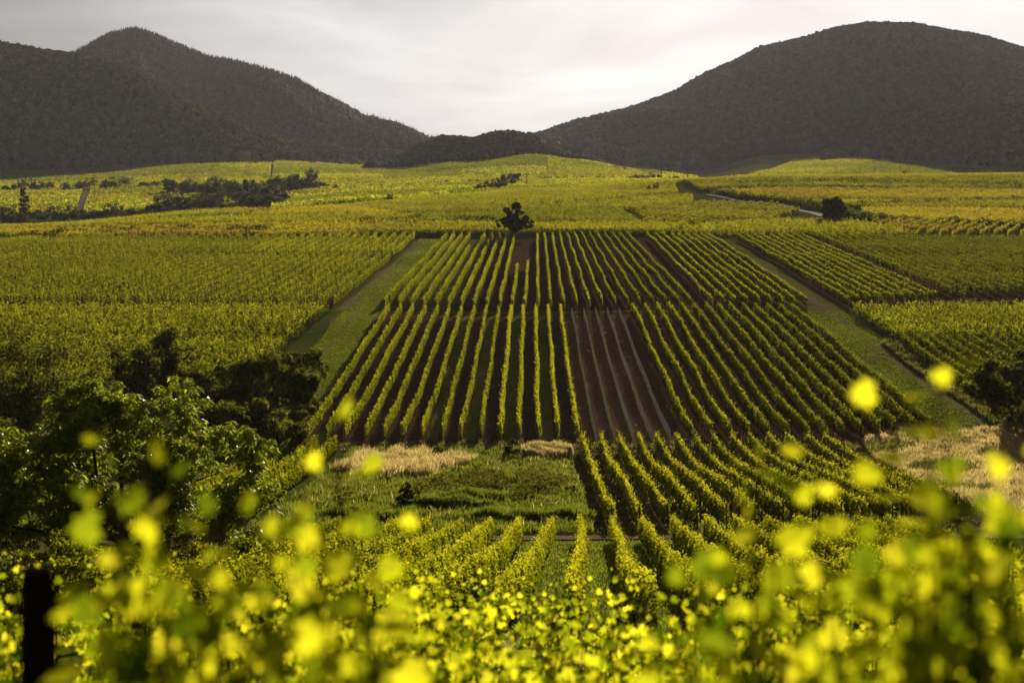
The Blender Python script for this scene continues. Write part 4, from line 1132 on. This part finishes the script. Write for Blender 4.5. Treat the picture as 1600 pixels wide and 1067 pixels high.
# ------------------------------------------------------------------ grapevines close to the camera
half = [(1.0, 0), (.66, .20), (.74, .52), (.36, .40), (.16, .78), (-.14, .48), (-.40, .42), (-.22, .06)]
OUT = half + [(x, -y) for x, y in half[1:][::-1]]
LT = np.array([(.16, 0, .05)] + [(x, y, -.10 * abs(y) - .08 * x * x) for x, y in OUT])
LT[:, 0] += .22
LF = np.array([(0, 1 + k, 1 + (k + 1) % len(OUT)) for k in range(len(OUT))])
def leaves(base, dirs, nrm, size):
    x = norm(dirs); nrm = norm(nrm - x * (nrm * x).sum(1, keepdims=True)); y = np.cross(nrm, x)
    n = len(base); curl = RNG.uniform(.2, 2.2, (n, 1))
    T = LT[None] * size[:, None, None]
    V = base[:, None, :] + T[:, :, 0:1] * x[:, None] + T[:, :, 1:2] * y[:, None] + (T[:, :, 2] * curl)[:, :, None] * nrm[:, None]
    Fc = (LF[None] + (np.arange(n) * len(LT))[:, None, None]).reshape(-1, 3)
    return V.reshape(-1, 3), Fc, np.repeat(RNG.random(n), len(LT))
def grapevine(X, Y, shoots, label, size=.055, leaf_gap=.065, group=None, trunk=True, wire_h=.75, fill=0, fill_h=(.7, 1.5)):
    """shoots: list of (dx, dy, top height above the vine's foot)"""
    zb = H1(X, Y)
    e = empty('grapevine', (X, Y, zb)); tag(e, label, 'grapevine', group)
    LB, LD, LN, LS = [], [], [], []
    stemsp = []
    for (dx, dy, top) in shoots:
        b = np.array([dx * .8 + random.gauss(0, .03), dy * .7, wire_h + random.uniform(-.05, .1)])
        t_ = np.array([dx, dy, top])
        m1 = b * .6 + t_ * .4 + np.array([random.gauss(0, .05), random.gauss(0, .05), 0])
        P = np.array([b, m1, m1 * .4 + t_ * .6 + np.array([random.gauss(0, .03), random.gauss(0, .03), .02]), t_])
        stemsp.append(tube(P, [.005, .0045, .0035, .0015], 5))
        L = np.linalg.norm(np.diff(P, axis=0), axis=1).sum(); n = max(3, int(L / leaf_gap))
        s = np.linspace(.08, 1, n)
        seg = np.concatenate([[0], np.cumsum(np.linalg.norm(np.diff(P, axis=0), axis=1))]) / L
        C = np.stack([np.interp(s, seg, P[:, k]) for k in range(3)], 1)
        ang = np.arange(n) * 2.6 + random.random() * 6
        out = np.stack([np.cos(ang), np.sin(ang), RNG.uniform(-.2, .5, n)], 1)
        pl = size * RNG.uniform(.6, 1.3, (n, 1))
        LB.append(C + out * pl); LD.append(out + np.array([0, 0, -.45]) + RNG.normal(0, .3, (n, 3)))
        LN.append(np.array([0, -.75, .45]) + out * .35 + RNG.normal(0, .45, (n, 3)))
        LS.append(size * RNG.uniform(.75, 1.2, n) * (1.08 - .55 * s ** 3))
    if fill:
        wx = max(abs(a[0]) for a in shoots) * .9 + .03
        c = np.stack([RNG.uniform(-wx, wx, fill), RNG.normal(0, .14, fill), RNG.uniform(fill_h[0], fill_h[1], fill)], 1)
        LB.append(c); LD.append(RNG.normal(0, 1, (fill, 3)) + np.array([0, 0, -.6])); LN.append(RNG.normal(0, .6, (fill, 3)) + np.array([0, -.8, .4])); LS.append(size * RNG.uniform(.7, 1.25, fill)); LB[-1][:, 2] = fill_h[0] + (fill_h[1] - fill_h[0]) * RNG.random(fill) ** 1.5
    V, Fc, v = leaves(np.vstack(LB), np.vstack(LD), np.vstack(LN), np.concatenate(LS))
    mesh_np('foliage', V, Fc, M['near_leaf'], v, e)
    V, Fc, _ = join(stemsp)
    mesh_np('shoots', V, Fc, M['vine_bark'], parent=e)
    if trunk:
        V, Fc = tube([(0, 0, -.1), (.03, 0, .25), (-.02, .02, .5), (.02, 0, wire_h)], [.035, .028, .024, .02], 8)
        mesh_np('trunk', V, Fc, M['vine_bark'], parent=e)
        V, Fc = tube([(-.55, 0, wire_h - .03), (-.2, .02, wire_h + .03), (.2, -.02, wire_h + .02), (.55, 0, wire_h - .03)], [.008, .012, .012, .008], 6)
        mesh_np('cane', V, Fc, M['vine_bark'], parent=e)
    return e
def near_vine(label, cpx, Y, tops, extra, size=.052, fill=60, hfill=(.65, 1.3)):
    """tops: image points of the shoot tips, at this vine's depth"""
    X = px_at(cpx, Y); zb = H1(X, Y)
    sh = []
    for px, py, dY in tops:
        p = at(px, py, Y + dY)
        sh.append((p.x - X, dY, p.z - zb))
    for k in range(extra):
        px, py, _ = random.choice(tops)
        p = at(px + random.gauss(0, 40), max(790, py + random.uniform(40, 210)), Y)
        sh.append((p.x - X, random.gauss(0, .12), p.z - zb))
    return grapevine(X, Y, sh, label, size, .07, 'vines right in front of the camera', fill=fill, fill_h=hfill)
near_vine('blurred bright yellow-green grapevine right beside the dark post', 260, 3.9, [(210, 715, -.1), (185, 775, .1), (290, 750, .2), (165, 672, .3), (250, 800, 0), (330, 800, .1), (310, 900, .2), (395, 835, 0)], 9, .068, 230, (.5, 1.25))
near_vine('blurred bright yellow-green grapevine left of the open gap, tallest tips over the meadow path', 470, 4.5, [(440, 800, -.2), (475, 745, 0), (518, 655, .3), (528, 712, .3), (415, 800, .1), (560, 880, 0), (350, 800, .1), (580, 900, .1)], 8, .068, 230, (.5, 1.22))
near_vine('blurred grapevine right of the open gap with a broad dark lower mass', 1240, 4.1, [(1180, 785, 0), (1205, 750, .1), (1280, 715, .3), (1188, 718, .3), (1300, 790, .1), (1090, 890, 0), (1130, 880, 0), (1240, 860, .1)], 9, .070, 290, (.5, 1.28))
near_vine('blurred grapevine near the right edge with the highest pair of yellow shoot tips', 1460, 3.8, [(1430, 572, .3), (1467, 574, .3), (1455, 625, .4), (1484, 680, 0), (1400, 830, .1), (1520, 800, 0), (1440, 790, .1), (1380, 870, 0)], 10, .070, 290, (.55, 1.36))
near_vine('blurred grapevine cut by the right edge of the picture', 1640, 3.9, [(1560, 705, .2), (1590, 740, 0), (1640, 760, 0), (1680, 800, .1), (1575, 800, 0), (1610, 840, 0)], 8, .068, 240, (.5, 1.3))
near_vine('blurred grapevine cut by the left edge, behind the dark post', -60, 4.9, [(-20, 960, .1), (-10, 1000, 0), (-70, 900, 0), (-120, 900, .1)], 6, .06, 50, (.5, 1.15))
# rows a little further down the slope
def mid_vine(px, ytop, Y, label, size=.062, nsh=16, fill=190):
    X = px_at(px, Y); zb = H1(X, Y); top = max(.95, zs(ytop) * Y - zb)
    sh = [(random.uniform(-.62, .62), random.gauss(0, .12), top * random.uniform(.80, 1.0) if k % 3 else top * random.uniform(.98, 1.08)) for k in range(nsh)]
    return grapevine(X, Y, sh, label, size, .075, 'leafy vines of the slope just below the camera', fill=fill, fill_h=(.45, top * .93))
MIDS = []
for k in range(9):
    MIDS.append((470 + k * 108, [905, 892, 912, 900, 905, 985, 985, 912, 905][k], 19.5, 'third row down'))
for k in range(8):
    MIDS.append((-20 + k * 138, [900, 888, 905, 915, 930, 925, 950, 1010][k], 14.0, 'second row down'))
for k in range(5):
    MIDS.append((1085 + k * 138, [925, 905, 900, 890, 880][k], 14.0, 'second row down'))
for k, px in enumerate((90, 560, 730, 900, 1080, 1250, 1500)):
    MIDS.append((px, [960, 945, 990, 1060, 985, 960, 950][k], 9.5, 'first row down'))
cnt = {}
for px, yt, Y, nm in MIDS:
    cnt[nm] = cnt.get(nm, 0) + 1
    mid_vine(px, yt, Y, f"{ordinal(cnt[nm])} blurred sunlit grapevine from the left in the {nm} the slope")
# dark post
pt = at(46, 886, 4.3)
pzb = H1(pt.x, 4.3)
pm = box_mesh('vineyard_post', .040, .040, pt.z - pzb + .1, M['dark_post'], .97)
o = bpy.data.objects.new('vineyard_post', pm); o.location = (pt.x, 4.3, pzb - .1); o.rotation_euler = (0, R(.6), R(20)); link(o)
tag(o, 'blurred near-black wooden post standing at the lower left corner', 'post')

# ------------------------------------------------------------------ haze
def haze(density):
    m, t, out = newmat('haze_air')
    pv = N(t, 'ShaderNodeVolumePrincipled')
    pv.inputs['Color'].default_value = (.82, .79, .92, 1)
    pv.inputs['Density'].default_value = density
    pv.inputs["Anisotropy"].default_value = .20
    t.links.new(pv.outputs[0], out.inputs['Volume'])
    x0, x1, y0, y1 = -6600, 6600, -500, 5300
    zmin, zmax = float(GV[:, 2].min()), 330.0
    z0, z1 = zmin - 1.0, zmax
    V = [(x, y, z) for x in (x0, x1) for y in (y0, y1) for z in (z0, z1)]
    Fc = [(0, 1, 3, 2), (4, 6, 7, 5), (0, 4, 5, 1), (2, 3, 7, 6), (0, 2, 6, 4), (1, 5, 7, 3)]
    o = mesh_np('haze', V, Fc, m)
    tag(o, 'thin evening haze between the camera and the hills', 'haze', kind='stuff')
haze(2.3e-5)
